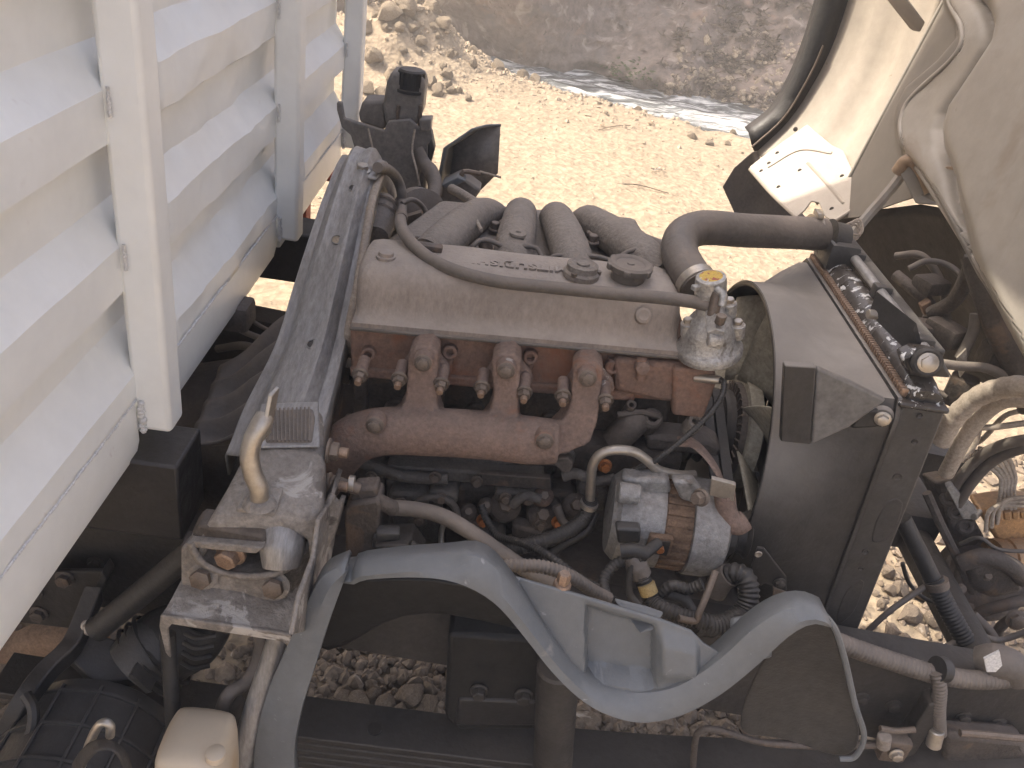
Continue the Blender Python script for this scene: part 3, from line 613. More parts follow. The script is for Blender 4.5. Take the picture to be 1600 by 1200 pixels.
# air cleaner
ac = thing('air_cleaner', 'black ribbed plastic air cleaner barrel below the cargo body', 'air cleaner', (-.52, -.7, .40))
AO = Vector((-.525, -.95, .515)); AR = .122
MB().lathe([(.02, .44), (.095, .435), (AR - .006, .42), (AR, .40), (AR, 0), (.05, -.01)], AO, UY, 48).build('barrel', 'plastic_black', ac, angle=30)
for k in range(8):
    MB().lathe([(AR - .001, -.0025), (AR + .004, -.002), (AR + .004, .002), (AR - .001, .0025)], AO + UY * (.02 + k * .0535), UY, 48, cap=False).build('hoop_rib', 'plastic_black', ac)
for k in range(14):
    a = 2 * math.pi * k / 14 + .1; d = Vector((math.cos(a), 0, math.sin(a)))
    MB().tube([AO + d * (AR + .001) + UY * .0, AO + d * (AR + .001) + UY * .405], .003, n=6, smooth=False).build('long_rib', 'plastic_black', ac)
MB().prism([A(102, 1022, Y=-.50), A(135, 985, Y=-.47), A(200, 1005, Y=-.47), A(232, 1055, Y=-.50), A(150, 1068, Y=-.53)], (0, 0, -.02)).build('top_shelf', 'plastic_black', ac, bev=.003)
MB().tube([A(205, 1046, Y=-.50), A(235, 1020, Y=-.48), A(268, 998, Y=-.46)], [.045, .050, .042], n=24).build('inlet_neck', 'plastic_black', ac, angle=50)
MB().prism(AY([(205, 1052), (235, 1082), (228, 1084), (200, 1058)], -.56), (0, .02, 0)).build('clip', 'plastic_black', ac)
el = thing('intake_elbow', 'dark rubber intake elbow with moulded ribs on the air cleaner', 'hose', (-.42, -.45, .6))
MB().tube([A(228, 1035, Y=-.48), A(262, 1008, Y=-.46), A(295, 990, Y=-.44), A(318, 960, Y=-.42), A(322, 930, Y=-.42)], [.055, .058, .056, .048, .042], n=24).build('elbow', 'rubber_black', el, angle=50)
for t_, rr in ((0, .060), (.12, .061), (.24, .062)):
    p = A(228, 1035, Y=-.48).lerp(A(262, 1008, Y=-.46), t_ * 3); MB().lathe([(rr, -.004), (rr + .004, 0), (rr, .004)], p, A(262, 1008, Y=-.46) - A(228, 1035, Y=-.48), 28, cap=False).build('hose_clamp', 'rubber_black', el)
for k in range(4):
    a = A(283 + k * 2, 1034 - 15 * k, Y=-.51); b = A(328 + k * 3, 1040 - 16 * k, Y=-.51); MB().tube([a, a.lerp(b, .5) - UY * .008, b], .0035, n=8).build('rib', 'rubber_black', el)
bar = thing('air_cleaner_bracket', 'flat black steel strap bracket at the edge of the air cleaner', 'bracket', (-.62, -.6, .5))
bl = [(-20, 1190, -.62), (30, 1095, -.58), (70, 1040, -.54), (100, 1012, -.52), (118, 985, -.50), (146, 915, -.46)]
a = AY(bl); MB().loft([[p + Vector((-.012, 0, 0)), p + Vector((.012, 0, 0)), p + Vector((.012, 0, -.028)), p + Vector((-.012, 0, -.028))] for p in catmull(a, 6)]).build('strap', 'black_paint', bar, bev=.002)
MB().hexbolt(A(142, 978, Y=-.49), (.3, -.7, .5), .010, .014).build('bolt', 'zinc', bar)
MB().tube(AY([(4, 1190, -.64), (45, 1150, -.62), (52, 1110, -.60), (40, 1085, -.585)]), .008, n=8).build('brace', 'black_paint', bar)
hose('frame_tube', 'dark round stay tube slanting down from the latch bracket', 'tube', [A(150, 985, Y=-.50), A(300, 862, Y=-.46)], .018, 'rubber_black', n=18, smooth=False)
hose('stay_rod', 'dark upright rod under the latch bracket channel', 'rod', [A(262, 990, Y=-.56), A(272, 1145, Y=-.60)], .0105, 'rubber_black', n=12, smooth=False)
hose('grey_stay', 'grey bent steel stay beside the mudguard edge', 'strut', AY([(440, 985, -.555), (422, 1040, -.57), (400, 1105, -.59), (385, 1160, -.60), (378, 1230, -.60)]), .0155, 'arch_metal', n=16)
hose('wire_loom', 'dusty cable loom hanging below the latch bracket', 'cable', AY([(408, 985, -.52), (405, 1030, -.53), (385, 1065, -.55), (358, 1085, -.57), (345, 1115, -.58), (338, 1150, -.6)]), .010, 'rubber', n=10)
hose('front_hanger', 'pale rounded spring hanger behind the loom', 'bracket', AY([(390, 1085, -.50), (372, 1105, -.51), (362, 1140, -.52)]), .02, 'chassis', n=12)
hd = thing('carry_handle', 'bent grey metal handle bar standing over the air cleaner barrel', 'handle', (-.52, -.72, .5))
MB().tube(AY([(118, 1225, -.70), (135, 1175, -.695), (150, 1140, -.69), (162, 1129, -.688), (172, 1134, -.688), (172, 1150, -.69)]), .0055, n=10).build('rod', 'zinc', hd, angle=60)
MB().grid([AY([(100, 1215, -.70), (122, 1170, -.70), (150, 1150, -.695), (180, 1155, -.695), (203, 1175, -.70), (212, 1215, -.70)]), AY([(128, 1215, -.72), (140, 1185, -.72), (156, 1172, -.72), (176, 1172, -.72), (188, 1185, -.72), (192, 1215, -.72)])]).build('frame', 'chassis', hd, solid=.006, sub=1)
wt = thing('washer_tank', 'cream plastic washer tank beside the air cleaner', 'tank', (-.36, -.68, .45))
c = A(300, 1185, Y=-.68); MB().box(c + Vector((-.005, .03, -.065)), (.092, .10, .15), bev=.022).build('tank', 'washer_tank', wt, sub=1, angle=60)
MB().lathe([(.012, 0), (.012, .01), (.008, .012)], c + Vector((.03, .0, .008)), UZ, 16).build('spout', 'washer_tank', wt)
hose('exhaust_pipe', 'rusty tan exhaust pipe passing under the cargo body', 'exhaust pipe', [(-1.3, -.10, .44), A(-20, 998, Y=-.16), A(60, 1000, Y=-.16), A(112, 998, Y=-.16), A(160, 1000, Y=-.16)], .033, 'tan_pipe', n=24)
# ================================================================== WHEEL ARCH GUARD (grey plastic)
fg = thing('wheel_arch_guard', 'curved grey plastic wheel arch guard in front of the engine', 'mudguard', (.1, -.55, .55))
def flange(up, lo, name, m='plastic_grey', th=.005):
    U = catmull(AY(up), 5); Lw = catmull(AY(lo), 5); n_ = 60
    def rs(P):
        tot = [0]
        for a, b in zip(P, P[1:]): tot.append(tot[-1] + (b - a).length)
        out = []
        for i in range(n_ + 1):
            t = tot[-1] * i / n_; j = max(k for k in range(len(tot)) if tot[k] <= t + 1e-9); j = min(j, len(P) - 2)
            out.append(P[j].lerp(P[j + 1], (t - tot[j]) / max(1e-9, tot[j + 1] - tot[j])))
        return out
    U, Lw = rs(U), rs(Lw)
    mid = [u.lerp(l, .5) - UY * .006 for u, l in zip(U, Lw)]
    back = [u + Vector((0, .03, -.004)) for u in U]
    return MB().grid([back, U, mid, Lw, [l + Vector((0, .012, -.002)) for l in Lw]]).build(name, m, fg, angle=45, solid=th)
flange([(398, 1230, -.615), (402, 1160, -.61), (420, 1085, -.60), (452, 1010, -.59), (488, 932, -.58), (508, 900, -.575), (541, 884, -.57)],
       [(462, 1230, -.625), (458, 1170, -.62), (470, 1105, -.61), (490, 1040, -.60), (512, 970, -.59), (528, 925, -.58), (541, 890, -.57)], 'rear_leg')
flange([(536, 896, -.56), (556, 893, -.56), (562, 886, -.565), (640, 877, -.57), (700, 873, -.57), (740, 870, -.575), (768, 884, -.58), (800, 922, -.585), (850, 990, -.59), (895, 1045, -.595), (940, 1075, -.60), (1000, 1084, -.60), (1060, 1073, -.60), (1120, 1036, -.595), (1180, 982, -.59), (1225, 955, -.585), (1262, 950, -.58), (1290, 960, -.575)],
       [(536, 908, -.57), (556, 910, -.57), (570, 903, -.575), (640, 899, -.585), (700, 904, -.59), (748, 922, -.595), (785, 950, -.60), (825, 998, -.605), (862, 1045, -.61), (902, 1085, -.615), (945, 1112, -.62), (1000, 1126, -.62), (1060, 1116, -.615), (1122, 1084, -.61), (1182, 1036, -.60), (1230, 992, -.595), (1268, 972, -.59), (1300, 978, -.585)], 'arch_flange')
# inner panel above the valley of the flange, with its recessed pocket
def lp(x, y): # panel leans back from the flange
    t = (1085 - y) / 190; return A(x, y, Y=-.598 + .045 * max(0, t))
top = [(778, 892), (830, 908), (900, 927), (960, 945), (1030, 966), (1080, 985), (1100, 1005), (1140, 1030)]
bot = [(800, 925), (850, 992), (895, 1047), (940, 1077), (1000, 1087), (1060, 1076), (1100, 1052), (1140, 1026)]
rows = []
for k in range(31):
    t = k / 30; row = []
    for i in range(127):
        s_ = i / 126 * 7; j = min(6, int(s_)); f_ = s_ - j
        a = Vector(top[j]).lerp(Vector(top[j + 1]), f_); b = Vector(bot[j]).lerp(Vector(bot[j + 1]), f_); q = a.lerp(b, t)
        p = lp(q.x, q.y)
        inn = smooth(911, 918, q.x) * (1 - smooth(1021, 1029, q.x)) * (1 - smooth(1058, 1066, q.y - (q.x - 915) * .12))
        bul = smooth(1029, 1037, q.x) * (1 - smooth(1082, 1094, q.x)) * (1 - smooth(1040, 1070, q.y))
        e_ = smooth(.04, .30, t); p += UY * (.026 * inn * e_ - .010 * bul * e_); row.append(p)
    rows.append(row)
MB().grid(rows).build('inner_panel', 'plastic_grey', fg, angle=50, solid=.004)
# top shelf of the panel towards the engine
MB().prism([A(960, 938, Y=-.53), A(1012, 952, Y=-.53), A(1036, 960, Y=-.55), A(1020, 985, Y=-.57), A(1000, 990, Y=-.57)], (0, .003, .002)).build('panel_tab', 'plastic_grey', fg, bev=.001)
# inner wall below the arch top, its near-black colour stands for deep shade
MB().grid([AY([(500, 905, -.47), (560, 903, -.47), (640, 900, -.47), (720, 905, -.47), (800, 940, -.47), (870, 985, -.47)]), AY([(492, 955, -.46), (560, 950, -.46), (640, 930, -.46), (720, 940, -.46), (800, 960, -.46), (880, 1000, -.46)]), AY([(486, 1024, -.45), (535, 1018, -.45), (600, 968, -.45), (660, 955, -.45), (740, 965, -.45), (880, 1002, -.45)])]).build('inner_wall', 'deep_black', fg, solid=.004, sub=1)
# front mudflap lobe
MB().grid([AY([(1236, 968, -.57), (1256, 957, -.57), (1282, 960, -.57), (1300, 975, -.572)]), AY([(1205, 1010, -.55), (1240, 1000, -.55), (1285, 1010, -.55), (1318, 1030, -.56)]), AY([(1165, 1075, -.54), (1220, 1075, -.53), (1290, 1080, -.54), (1335, 1100, -.55)]),
           AY([(1148, 1140, -.53), (1210, 1145, -.53), (1280, 1160, -.53), (1350, 1150, -.55)]), AY([(1170, 1150, -.53), (1230, 1150, -.53), (1300, 1185, -.54), (1335, 1180, -.55)])]).build('front_flap', 'plastic_black', fg, solid=.006, sub=2, angle=60)
MB().tube(AY([(1290, 962, -.575), (1306, 985, -.575), (1320, 1030, -.572), (1336, 1100, -.565), (1350, 1150, -.56), (1336, 1182, -.56), (1312, 1186, -.56)]), .004, n=8).build('flap_edge', 'plastic_grey', fg)
# ================================================================== ENGINE
eng = thing('engine', 'dusty four cylinder diesel engine with rusty exhaust manifold', 'engine', (0, -.1, .5))
def ebox(u0, u1, y0, y1, v0, v1):
    return [E(u0, y0, v0), E(u1, y0, v0), E(u1, y1, v0), E(u0, y1, v0), E(u0, y0, v1), E(u1, y0, v1), E(u1, y1, v1), E(u0, y1, v1)]
blk = MB().hexa(ebox(-.25, .27, -.150, .10, -.46, -.098)).build('cylinder_block', 'dark_iron', eng, bev=.01)
for u in (-.24, -.115, .01, .135):
    MB().hexa(ebox(u - .012, u + .012, -.162, -.14, -.40, -.11)).build('block_rib', 'dark_iron', blk, bev=.006)
for u, v in ((-.18, -.17), (-.05, -.165), (.075, -.17), (-.18, -.26), (.08, -.27)):
    MB().lathe([(.016, 0), (.016, .01), (.012, .012), (.010, .006)], E(u, -.15, v), -UY, 20).build('core_plug', 'dark_iron', blk)
head = MB().hexa(ebox(-.25, .275, -.186, .02, -.096, -.002)).build('cylinder_head', 'head_iron', eng, bev=.006)
MB().hexa(ebox(-.25, .20, -.192, -.18, -.098, -.080)).build('head_ledge', 'head_iron', head, bev=.004)
for x, y in ((576, 552), (703, 549), (829, 557), (956, 572), (1005, 572)):
    p = A(x, y, Y=-.194); MB().lathe([(.0115, -.012), (.0115, .006), (.009, .008), (.006, .007), (.0055, -.004)], p, (0, -1, .15), 16).build('head_boss', 'head_iron', head)
for x in (702, 828, 954):
    MB().tube([A(x + 2, 560, Y=-.192), A(x - 4, 585, Y=-.196)], .006, n=8, smooth=False).build('boss_web', 'head_iron', head)
# front part of the head: boxes and bosses
MB().prism(AY([(960, 560), (1100, 573), (1102, 632), (1030, 628), (960, 612)], -.205), (0, .05, 0)).build('front_casting', 'head_iron', head, bev=.008)
MB().prism(AY([(1052, 575), (1118, 580), (1120, 600), (1100, 655), (1050, 650)], -.215), (0, .03, 0)).build('front_cover', 'head_iron', head, bev=.006)
MB().tube(AY([(1003, 560), (1001, 592)], -.21), .008, n=10, smooth=False).build('boss_web', 'head_iron', head)
MB().lathe([(.012, 0), (.010, .012), (.004, .014)], A(1003, 572, Y=-.21), (0, -1, .2), 16).build('head_boss', 'rust', head)
for (x, y, r, m) in ((1018, 655, .017, 'dark_iron'), (1085, 660, .014, 'cast_alu_dusty'), (985, 635, .009, 'dark_iron')):
    p = A(x, y, Y=-.20); MB().lathe([(r, -.03), (r, .006), (r * .8, .01), (r * .45, .008), (r * .4, -.01)], p, (0, -.6, .8), 20).build('pipe_boss', m, eng)
MB().tube(AY([(960, 690, -.2), (985, 665, -.2), (1000, 650, -.19)]), .024, n=14).build('water_pump_neck', 'dark_iron', eng, angle=60)
MB().tube(AY([(965, 648, -.205), (1000, 644, -.205), (1030, 650, -.205)]), .005, n=8).build('pipe_lip', 'dark_iron', eng)
MB().prism(AY([(1010, 680), (1110, 690), (1128, 700), (1126, 716), (1010, 705)], -.20), (0, .05, 0)).build('water_pump_body', 'dark_iron', eng, bev=.008)
# valve cover
pr = [(-.206, -.002), (-.206, .007), (-.200, .010), (-.192, .016), (-.187, .030), (-.183, .050), (-.178, .066), (-.168, .078), (-.152, .085), (-.125, .0875), (-.10, .088), (-.075, .087), (-.056, .082), (-.046, .07), (-.042, .05), (-.042, -.002)]
def cover_sec(u, k=1.0, dz=0):
    out = []
    for y, v in pr:
        yy = -.124 + (y + .124) * (k if v > .008 else 1); vv = v if v <= .010 else .010 + (v - .010) * k
        if u > -.06 and v > .06: vv -= .004 * smooth(-.06, 0, u)
        out.append(E(u, yy, vv))
    return out
us = [(-.243, .0), (-.243, .6), (-.241, .85), (-.234, .97), (-.22, 1), (-.2, 1), (-.08, 1), (-.02, 1), (.05, 1), (.15, 1), (.215, 1), (.235, .96), (.246, .85), (.251, .6), (.252, .0)]
cov = MB().loft([cover_sec(u, max(k, .02)) for u, k in us], cap=True).build('valve_cover', 'cover_dust', eng, angle=50)
MB().hexa(ebox(-.246, .256, -.209, -.036, -.006, .0)).build('cover_gasket', 'rubber', cov, bev=.002)
# raised lettering on top of the cover, reading from the far side
fc = bpy.data.curves.new('raised_lettering', 'FONT'); fc.body = 'MITSUBISHI'; fc.size = .026; fc.extrude = .0035; fc.align_x = 'CENTER'; fc.align_y = 'CENTER'; fc.space_character = 1.15; fc.offset = .0012
tmp = bpy.data.objects.new('tmp', fc); col.objects.link(tmp)
bpy.context.view_layer.update(); dg = bpy.context.evaluated_depsgraph_get(); me = bpy.data.meshes.new_from_object(tmp.evaluated_get(dg))
bpy.data.objects.remove(tmp)
mm = Matrix.Translation(E(.000, -.120, .0836)) @ Matrix.Rotation(-EA, 4, 'Y') @ Matrix.Rotation(math.pi, 4, 'Z')
me.transform(mm); me.materials.append(MATS['cover_dust']); lo = bpy.data.objects.new('raised_lettering', me); col.objects.link(lo); lo.parent = cov
lo['label'] = 'raised cast lettering upside down on the cover top'
# caps and bolts on the cover
def E2(p, dv): return Vector(p) + Vector((0, 0, dv))
ct = lambda x, y: A(x, y, Z=1.098 + .086 + (A(x, y, Z=1.19).x) * math.tan(EA))
p = ct(908, 428); MB().lathe([(.028, -.004), (.028, .004), (.024, .007), (.024, .016), (.019, .019), (.017, .017), (.010, .016), (.010, .019), (.003, .020)], p, UZ, 28).build('filler_ring', 'cast_alu_dusty', cov)
for a in (0, 2.1, 4.2): MB().lathe([(.005, 0), (.005, .006)], p + Vector((.025 * math.cos(a), .025 * math.sin(a), .003)), UZ, 8).build('ring_screw', 'bolt_dusty', cov)
p = ct(981, 432); cap = MB().lathe([(.026, -.004), (.026, .010), (.033, .012), (.035, .016), (.035, .021), (.031, .024), (.024, .023), (.022, .021), (.006, .021), (.005, .023), (.002, .023)], p, UZ, 36).build('oil_filler_cap', 'rubber', cov)
for k in range(6):
    a = k * 1.047 + .3; MB().box(p + Vector((.034 * math.cos(a), .034 * math.sin(a), .017)), (.007, .010, .010), rot=('Z', a), bev=.002).build('cap_lug', 'rubber', cap)
p = ct(603, 402); MB().lathe([(.015, -.003), (.015, .003), (.012, .004), (.011, .009), (.009, .010)], p, UZ, 20).build('cover_bolt', 'cover_dust', cov)
p = ct(668, 392); MB().box(p + UZ * .006, (.045, .018, .012), bev=.003).build('cover_bracket', 'dark_iron', cov)
p = E(.19, -.187, .052); MB().lathe([(.012, -.01), (.012, .003), (.008, .005), (.003, .004)], p, (0, -.8, .6), 16).build('cover_bolt', 'cover_dust', cov)
# exhaust manifold, one casting
mfb = MB()
mfb.tube(AY([(495, 760, -.25), (520, 722, -.262), (552, 688, -.272), (600, 674, -.278), (680, 675, -.28), (760, 680, -.28), (830, 688, -.28), (872, 690, -.279)]), [.036, .038, .0385, .037, .037, .037, .037, .034], n=20)
RUN = [[(638, 552), (650, 542), (674, 542), (685, 553), (683, 600), (683, 640), (692, 668), (596, 672), (620, 652), (634, 622)],
       [(768, 564), (780, 554), (804, 554), (815, 566), (811, 610), (809, 650), (814, 680), (742, 678), (762, 652), (771, 622)],
       [(896, 576), (908, 566), (932, 566), (944, 579), (938, 620), (934, 660), (922, 694), (880, 712), (850, 690), (876, 664), (889, 640), (892, 620)]]
for (tx, ty), R_ in zip(((661, 556), (791, 568), (919, 580)), RUN):
    fr = [A(x, y, Y=-.248 - max(0, y - ty) / 110 * .036) for x, y in R_]; mfb.prism(fr, (0, .048, 0))
    fl_ = AY([(tx - 38, ty + 26), (tx - 34, ty + 14), (tx - 20, ty - 4), (tx - 8, ty - 12), (tx + 14, ty - 11), (tx + 26, ty + 2), (tx + 40, ty + 18), (tx + 42, ty + 32), (tx + 28, ty + 36), (tx, ty + 30), (tx - 26, ty + 34)], -.222); mfb.prism(fl_, (0, .016, 0))
man = mfb.build('exhaust_manifold', 'rust', eng, remesh=.0034, smooth_it=7, angle=180)
for x, y in ((661, 567), (791, 579), (918, 591)):
    p = A(x, y, Y=-.268); MB().lathe([(.015, -.02), (.0145, .0), (.0135, .001)], p, (0, -1, .15), 18).build('bolt_boss', 'rust', man); MB().hexbolt(p, (0, -1, .15), .0095, .011).build('bolt', 'bolt_dusty', man)
for x, y in ((586, 664), (851, 689)):
    p = A(x, y, Y=-.315); MB().lathe([(.015, -.02), (.0145, .0), (.0135, .001)], p, (0, -1, .15), 18).build('bolt_boss', 'rust', man); MB().hexbolt(p, (0, -1, .15), .0095, .011).build('bolt', 'bolt_dusty', man)
for x, y in ((630, 572), (694, 580), (756, 585), (821, 593), (880, 598), (945, 605), (570, 566)):
    p = A(x, y - 5, Y=-.225); q = p + Vector((0, -.034, -.006))
    MB().cyl(p, q, .0088, 14).build('spacer', 'rust', man); MB().hexbolt(q, q - p, .0092, .013).build('nut', 'bolt_dusty', man)
    MB().cyl(q, q + (q - p).normalized() * .022, .0052, 10).build('stud_end', 'brass_bolt', man)
MB().prism(AY([(862, 725), (870, 730), (880, 740), (892, 738), (896, 725), (888, 716), (868, 716)], -.28), (0, .012, 0)).build('manifold_tab', 'dark_iron', man, bev=.002)
# intake side: four fat runners, a plate, fuel pipes
ipl = MB().prism([E(-.27, -.03, .03), E(.27, -.03, .03), E(.22, .26, .045), E(-.16, .26, .045)], (0, 0, -.05)).build('intake_plate', 'cast_alu_dusty', eng, bev=.012)
for pts in ([(672, 400, -.03), (690, 382, -.0), (716, 358, .07), (745, 338, .15), (765, 336, .21), (782, 352, .26), (786, 380, .29)],
            [(800, 420, -.03), (802, 396, .0), (808, 364, .07), (812, 342, .15), (814, 334, .21), (816, 350, .26), (817, 380, .29)],
            [(900, 424, -.03), (893, 400, .0), (882, 368, .07), (872, 346, .15), (867, 341, .21), (862, 356, .26), (858, 380, .29)],
            [(1030, 430, -.03), (1005, 402, .0), (968, 374, .07), (932, 352, .15), (917, 346, .21), (904, 360, .26), (898, 385, .29)]):
    MB().tube(AY(pts), [.034, .034, .033, .031, .030, .030, .030], n=20).build('intake_runner', 'cast_alu_dusty', eng, angle=70)
MB().tube(AY([(770, 396, .30), (860, 396, .30), (960, 400, .30)]), .055, n=20).build('intake_plenum', 'cast_alu_dusty', eng, angle=60)
MB().tube(AY([(930, 352, .26), (985, 372, .24), (1040, 392, .22)]), .018, n=12).build('intake_rail', 'rubber', eng, angle=60)
for x, y, Y in ((773, 352, .12), (921, 367, .10), (806, 368, .06), (785, 350, .16), (925, 372, .06)):
    MB().hexbolt(A(x, y + 8, Y=Y), UZ, .009, .016).build('bolt', 'bolt_dusty', eng)
p = A(806, 386, Y=-.0); MB().box(p, (.022, .02, .042), bev=.002).build('lifting_eye', 'dark_iron', eng); MB().lathe([(.014, 0), (.014, .004), (.005, .005), (.004, .001)], p + UZ * .022, UZ, 18).build('eye_washer', 'cast_alu_dusty', eng)
MB().cyl(A(760, 405, Y=-.01), A(758, 372, Y=.0), .012, 14).build('injector', 'bolt_dusty', eng)
for pts in ([(735, 402, -.03), (740, 384, -.03), (755, 375, -.02), (775, 380, -.02), (795, 392, -.02)], [(797, 392, -.02), (820, 385, -.02), (838, 388, -.02), (846, 400, -.03), (848, 410, -.04)], [(960, 412, -.03), (900, 411, -.03), (866, 408, -.03), (862, 402, -.03), (880, 399, -.03), (930, 401, -.03), (958, 408, -.03)],
            [(962, 406, -.03), (985, 392, -.02), (1010, 390, -.01), (1030, 402, -.01), (1035, 420, -.02), (1025, 435, -.03)], [(650, 372, .02), (690, 377, .0), (708, 386, -.01), (716, 402, -.02)]):
    MB().tube(AY(pts), .0042, n=10).build('fuel_pipe', 'rubber', eng, angle=70)
MB().tube(AY([(735, 318, .12), (745, 345, .08), (752, 360, .04)]), .0035, n=8).build('fuel_pipe', 'hose_pale', eng)
# thermostat housing with filler neck and cap
th = MB()
tb = A(1108, 545, Y=-.195); axis_t = (A(1111, 433, Y=-.205) - tb).normalized()
th.lathe([(.040, -.012), (.049, -.006), (.050, .004), (.046, .010), (.042, .014), (.0405, .030), (.036, .046), (.027, .058), (.021, .064), (.0195, .085), (.0195, .095), (.023, .097), (.023, .103), (.019, .106)], tb, axis_t, 36)
tho = th.build('thermostat_housing', 'aluminium', eng, angle=45)
tp_ = A(1111, 433, Y=-.205); MB().lathe([(.0225, -.022), (.0225, -.008), (.0215, 0), (.018, .002)], tp_, axis_t, 32).build('radiator_cap', 'aluminium', tho)
MB().lathe([(.0165, .0022), (.002, .0030)], tp_, axis_t, 28).build('cap_label', 'yellow_label', tho)
for a in (.6, 3.7): MB().box(tp_ + Vector((.024 * math.cos(a), .024 * math.sin(a), -.014)), (.012, .010, .008), rot=('Z', a), bev=.002).build('cap_ear', 'aluminium', tho)
p = A(1118, 512, Y=-.252); MB().cyl(p + Vector((0, .03, .01)), p + Vector((0, -.012, -.006)), .0135, 6).build('sensor_hex', 'aluminium', tho); MB().cyl(p + Vector((0, -.01, .012)), p + Vector((0, -.012, .026)), .007, 12).build('sensor_tip', 'bolt_dusty', tho); MB().box(p + Vector((0.001, -.012, -.014)), (.022, .02, .018), bev=.004).build('sensor_body', 'aluminium', tho)
p = A(1117, 483, Y=-.235); MB().cyl(p + UZ * .022 + UY * .012, p - UZ * .012, .0085, 14).build('hose_barb', 'bolt_dusty', tho)
for x, y, Y in ((1140, 474, -.19), (1153, 508, -.21), (1075, 505, -.2)):
    p = A(x, y, Y=Y); MB().lathe([(.011, -.02), (.011, .0), (.008, .002)], p, axis_t, 16).build('housing_ear', 'aluminium', tho); MB().hexbolt(p, axis_t, .007, .009).build('bolt', 'zinc', tho)
MB().tube(AY([(1120, 452, -.225), (1130, 462, -.235), (1128, 478, -.24)]), .006, n=10).build('overflow_nipple', 'aluminium', tho)
# sensor with its lead under the thermostat
MB().cyl(A(1085, 590, Y=-.21), A(1125, 594, Y=-.225), .007, 12).build('temperature_sensor', 'zinc', eng)
hose('sensor_lead', 'black sleeved sensor lead curving down in front of the engine', 'cable', AY([(1125, 593, -.225), (1131, 600, -.235), (1127, 620, -.25), (1110, 645, -.265), (1080, 675, -.28), (1050, 700, -.29), (1020, 722, -.29), (990, 735, -.28), (965, 755, -.25)]), .0048, 'rubber_black', n=10, ribs=(.004, .0006))
# under the manifold: ledges, pump bodies, plugs
MB().prism(AY([(604, 728), (850, 745), (850, 762), (604, 748)], -.225), (0, .08, 0)).build('oil_cooler_flange', 'greasy', eng, bev=.004)
MB().prism(AY([(600, 748), (690, 755), (690, 850), (610, 860)], -.205), (0, .06, 0)).build('oil_cooler', 'greasy', eng, bev=.01)
MB().prism(AY([(690, 757), (900, 770), (905, 880), (690, 880)], -.19), (0, .06, 0)).build('oil_cooler_cover', 'dark_iron', eng, bev=.01)
for x0 in (618, 655): MB().tube(AY([(x0, 765), (x0 - 4, 840)], -.215), .009, n=10, smooth=False).build('cooler_fin', 'greasy', eng)
MB().prism(AY([(750, 740), (860, 748), (862, 766), (752, 758)], -.235), (0, .012, 0)).build('name_plate_bar', 'zinc' if False else 'dark_iron', eng, bev=.002)
for x, y, r, m in ((732, 800, .013, 'dark_iron'), (735, 825, .014, 'rust'), (850, 775, .014, 'rust'), (848, 805, .020, 'dark_iron'), (760, 790, .012, 'dark_iron'), (875, 835, .012, 'dark_iron'), (790, 790, .022, 'dark_iron'), (800, 850, .015, 'dark_iron'), (640, 870, .012, 'dark_iron'), (900, 790, .018, 'dark_iron')):
    p = A(x, y, Y=-.23); MB().lathe([(r * 1.2, -.05), (r * 1.2, -.004), (r, 0), (r * .6, .004)], p, (0, -.7, .7), 18).build('boss', m, eng); MB().hexbolt(p, (0, -.7, .7), r * .6, r * .9, False).build('plug', 'bolt_dusty', eng)
for x, y in ((945, 727), (755, 812), (872, 815)): MB().hexbolt(A(x, y, Y=-.25), (0, -1, .2), .0085, .014).build('plug', 'copper_bolt', eng)
MB().tube(AY([(700, 860, -.26), (760, 855, -.26), (800, 848, -.26)]), .004, n=8).build('fuel_pipe', 'zinc', eng)
MB().prism(AY([(800, 820), (850, 835), (846, 870), (800, 880)], -.25), (0, .03, 0)).build('pump_body', 'dark_iron', eng, bev=.006)
MB().box(A(830, 690, Y=-.17), (.5, .05, .06), bev=.01).build('tappet_cover', 'dark_iron', eng)
for pts, r, m_ in (([(560, 720, -.22), (600, 735, -.23), (640, 745, -.235), (700, 748, -.235)], .010, 'greasy'), ([(640, 800, -.24), (660, 780, -.245), (690, 778, -.245), (712, 795, -.245), (715, 830, -.25)], .006, 'greasy'), ([(880, 745, -.24), (900, 740, -.24), (930, 752, -.24), (960, 748, -.23)], .009, 'greasy'),
                   ([(700, 800, -.24), (690, 830, -.25), (690, 860, -.27)], .005, 'zinc'), ([(800, 790, -.25), (820, 775, -.25), (845, 780, -.25)], .008, 'greasy'), ([(640, 830, -.30), (655, 850, -.31), (652, 870, -.32)], .003, 'white_tag'), ([(870, 790, -.26), (880, 815, -.27), (900, 830, -.28)], .007, 'rubber'), ([(640, 700, -.17), (640, 660, -.17), (642, 630, -.165)], .006, 'greasy')):
    MB().tube(AY(pts), r, n=10).build('engine_pipe', m_, eng, angle=60)
for x0, y0, x1, y1, Y, m_ in ((610, 770, 668, 830, -.235, 'greasy'), (672, 768, 716, 790, -.24, 'greasy'), (775, 768, 838, 790, -.235, 'greasy'), (826, 795, 880, 850, -.225, 'greasy'), (700, 700, 900, 730, -.20, 'greasy'), (560, 730, 600, 800, -.21, 'greasy'), (905, 760, 950, 800, -.21, 'greasy'), (960, 700, 1010, 740, -.19, 'greasy'), (740, 830, 790, 870, -.23, 'greasy'), (650, 620, 690, 650, -.16, 'greasy')):
    MB().prism(AY([(x0, y0), (x1 - 8, y0 + 2), (x1, y0 + 10), (x1 - 3, y1), (x0 + 6, y1 - 2), (x0 - 4, y0 + 12)], Y), (0, .05, 0)).build('casting_lug', m_, eng, bev=.006)
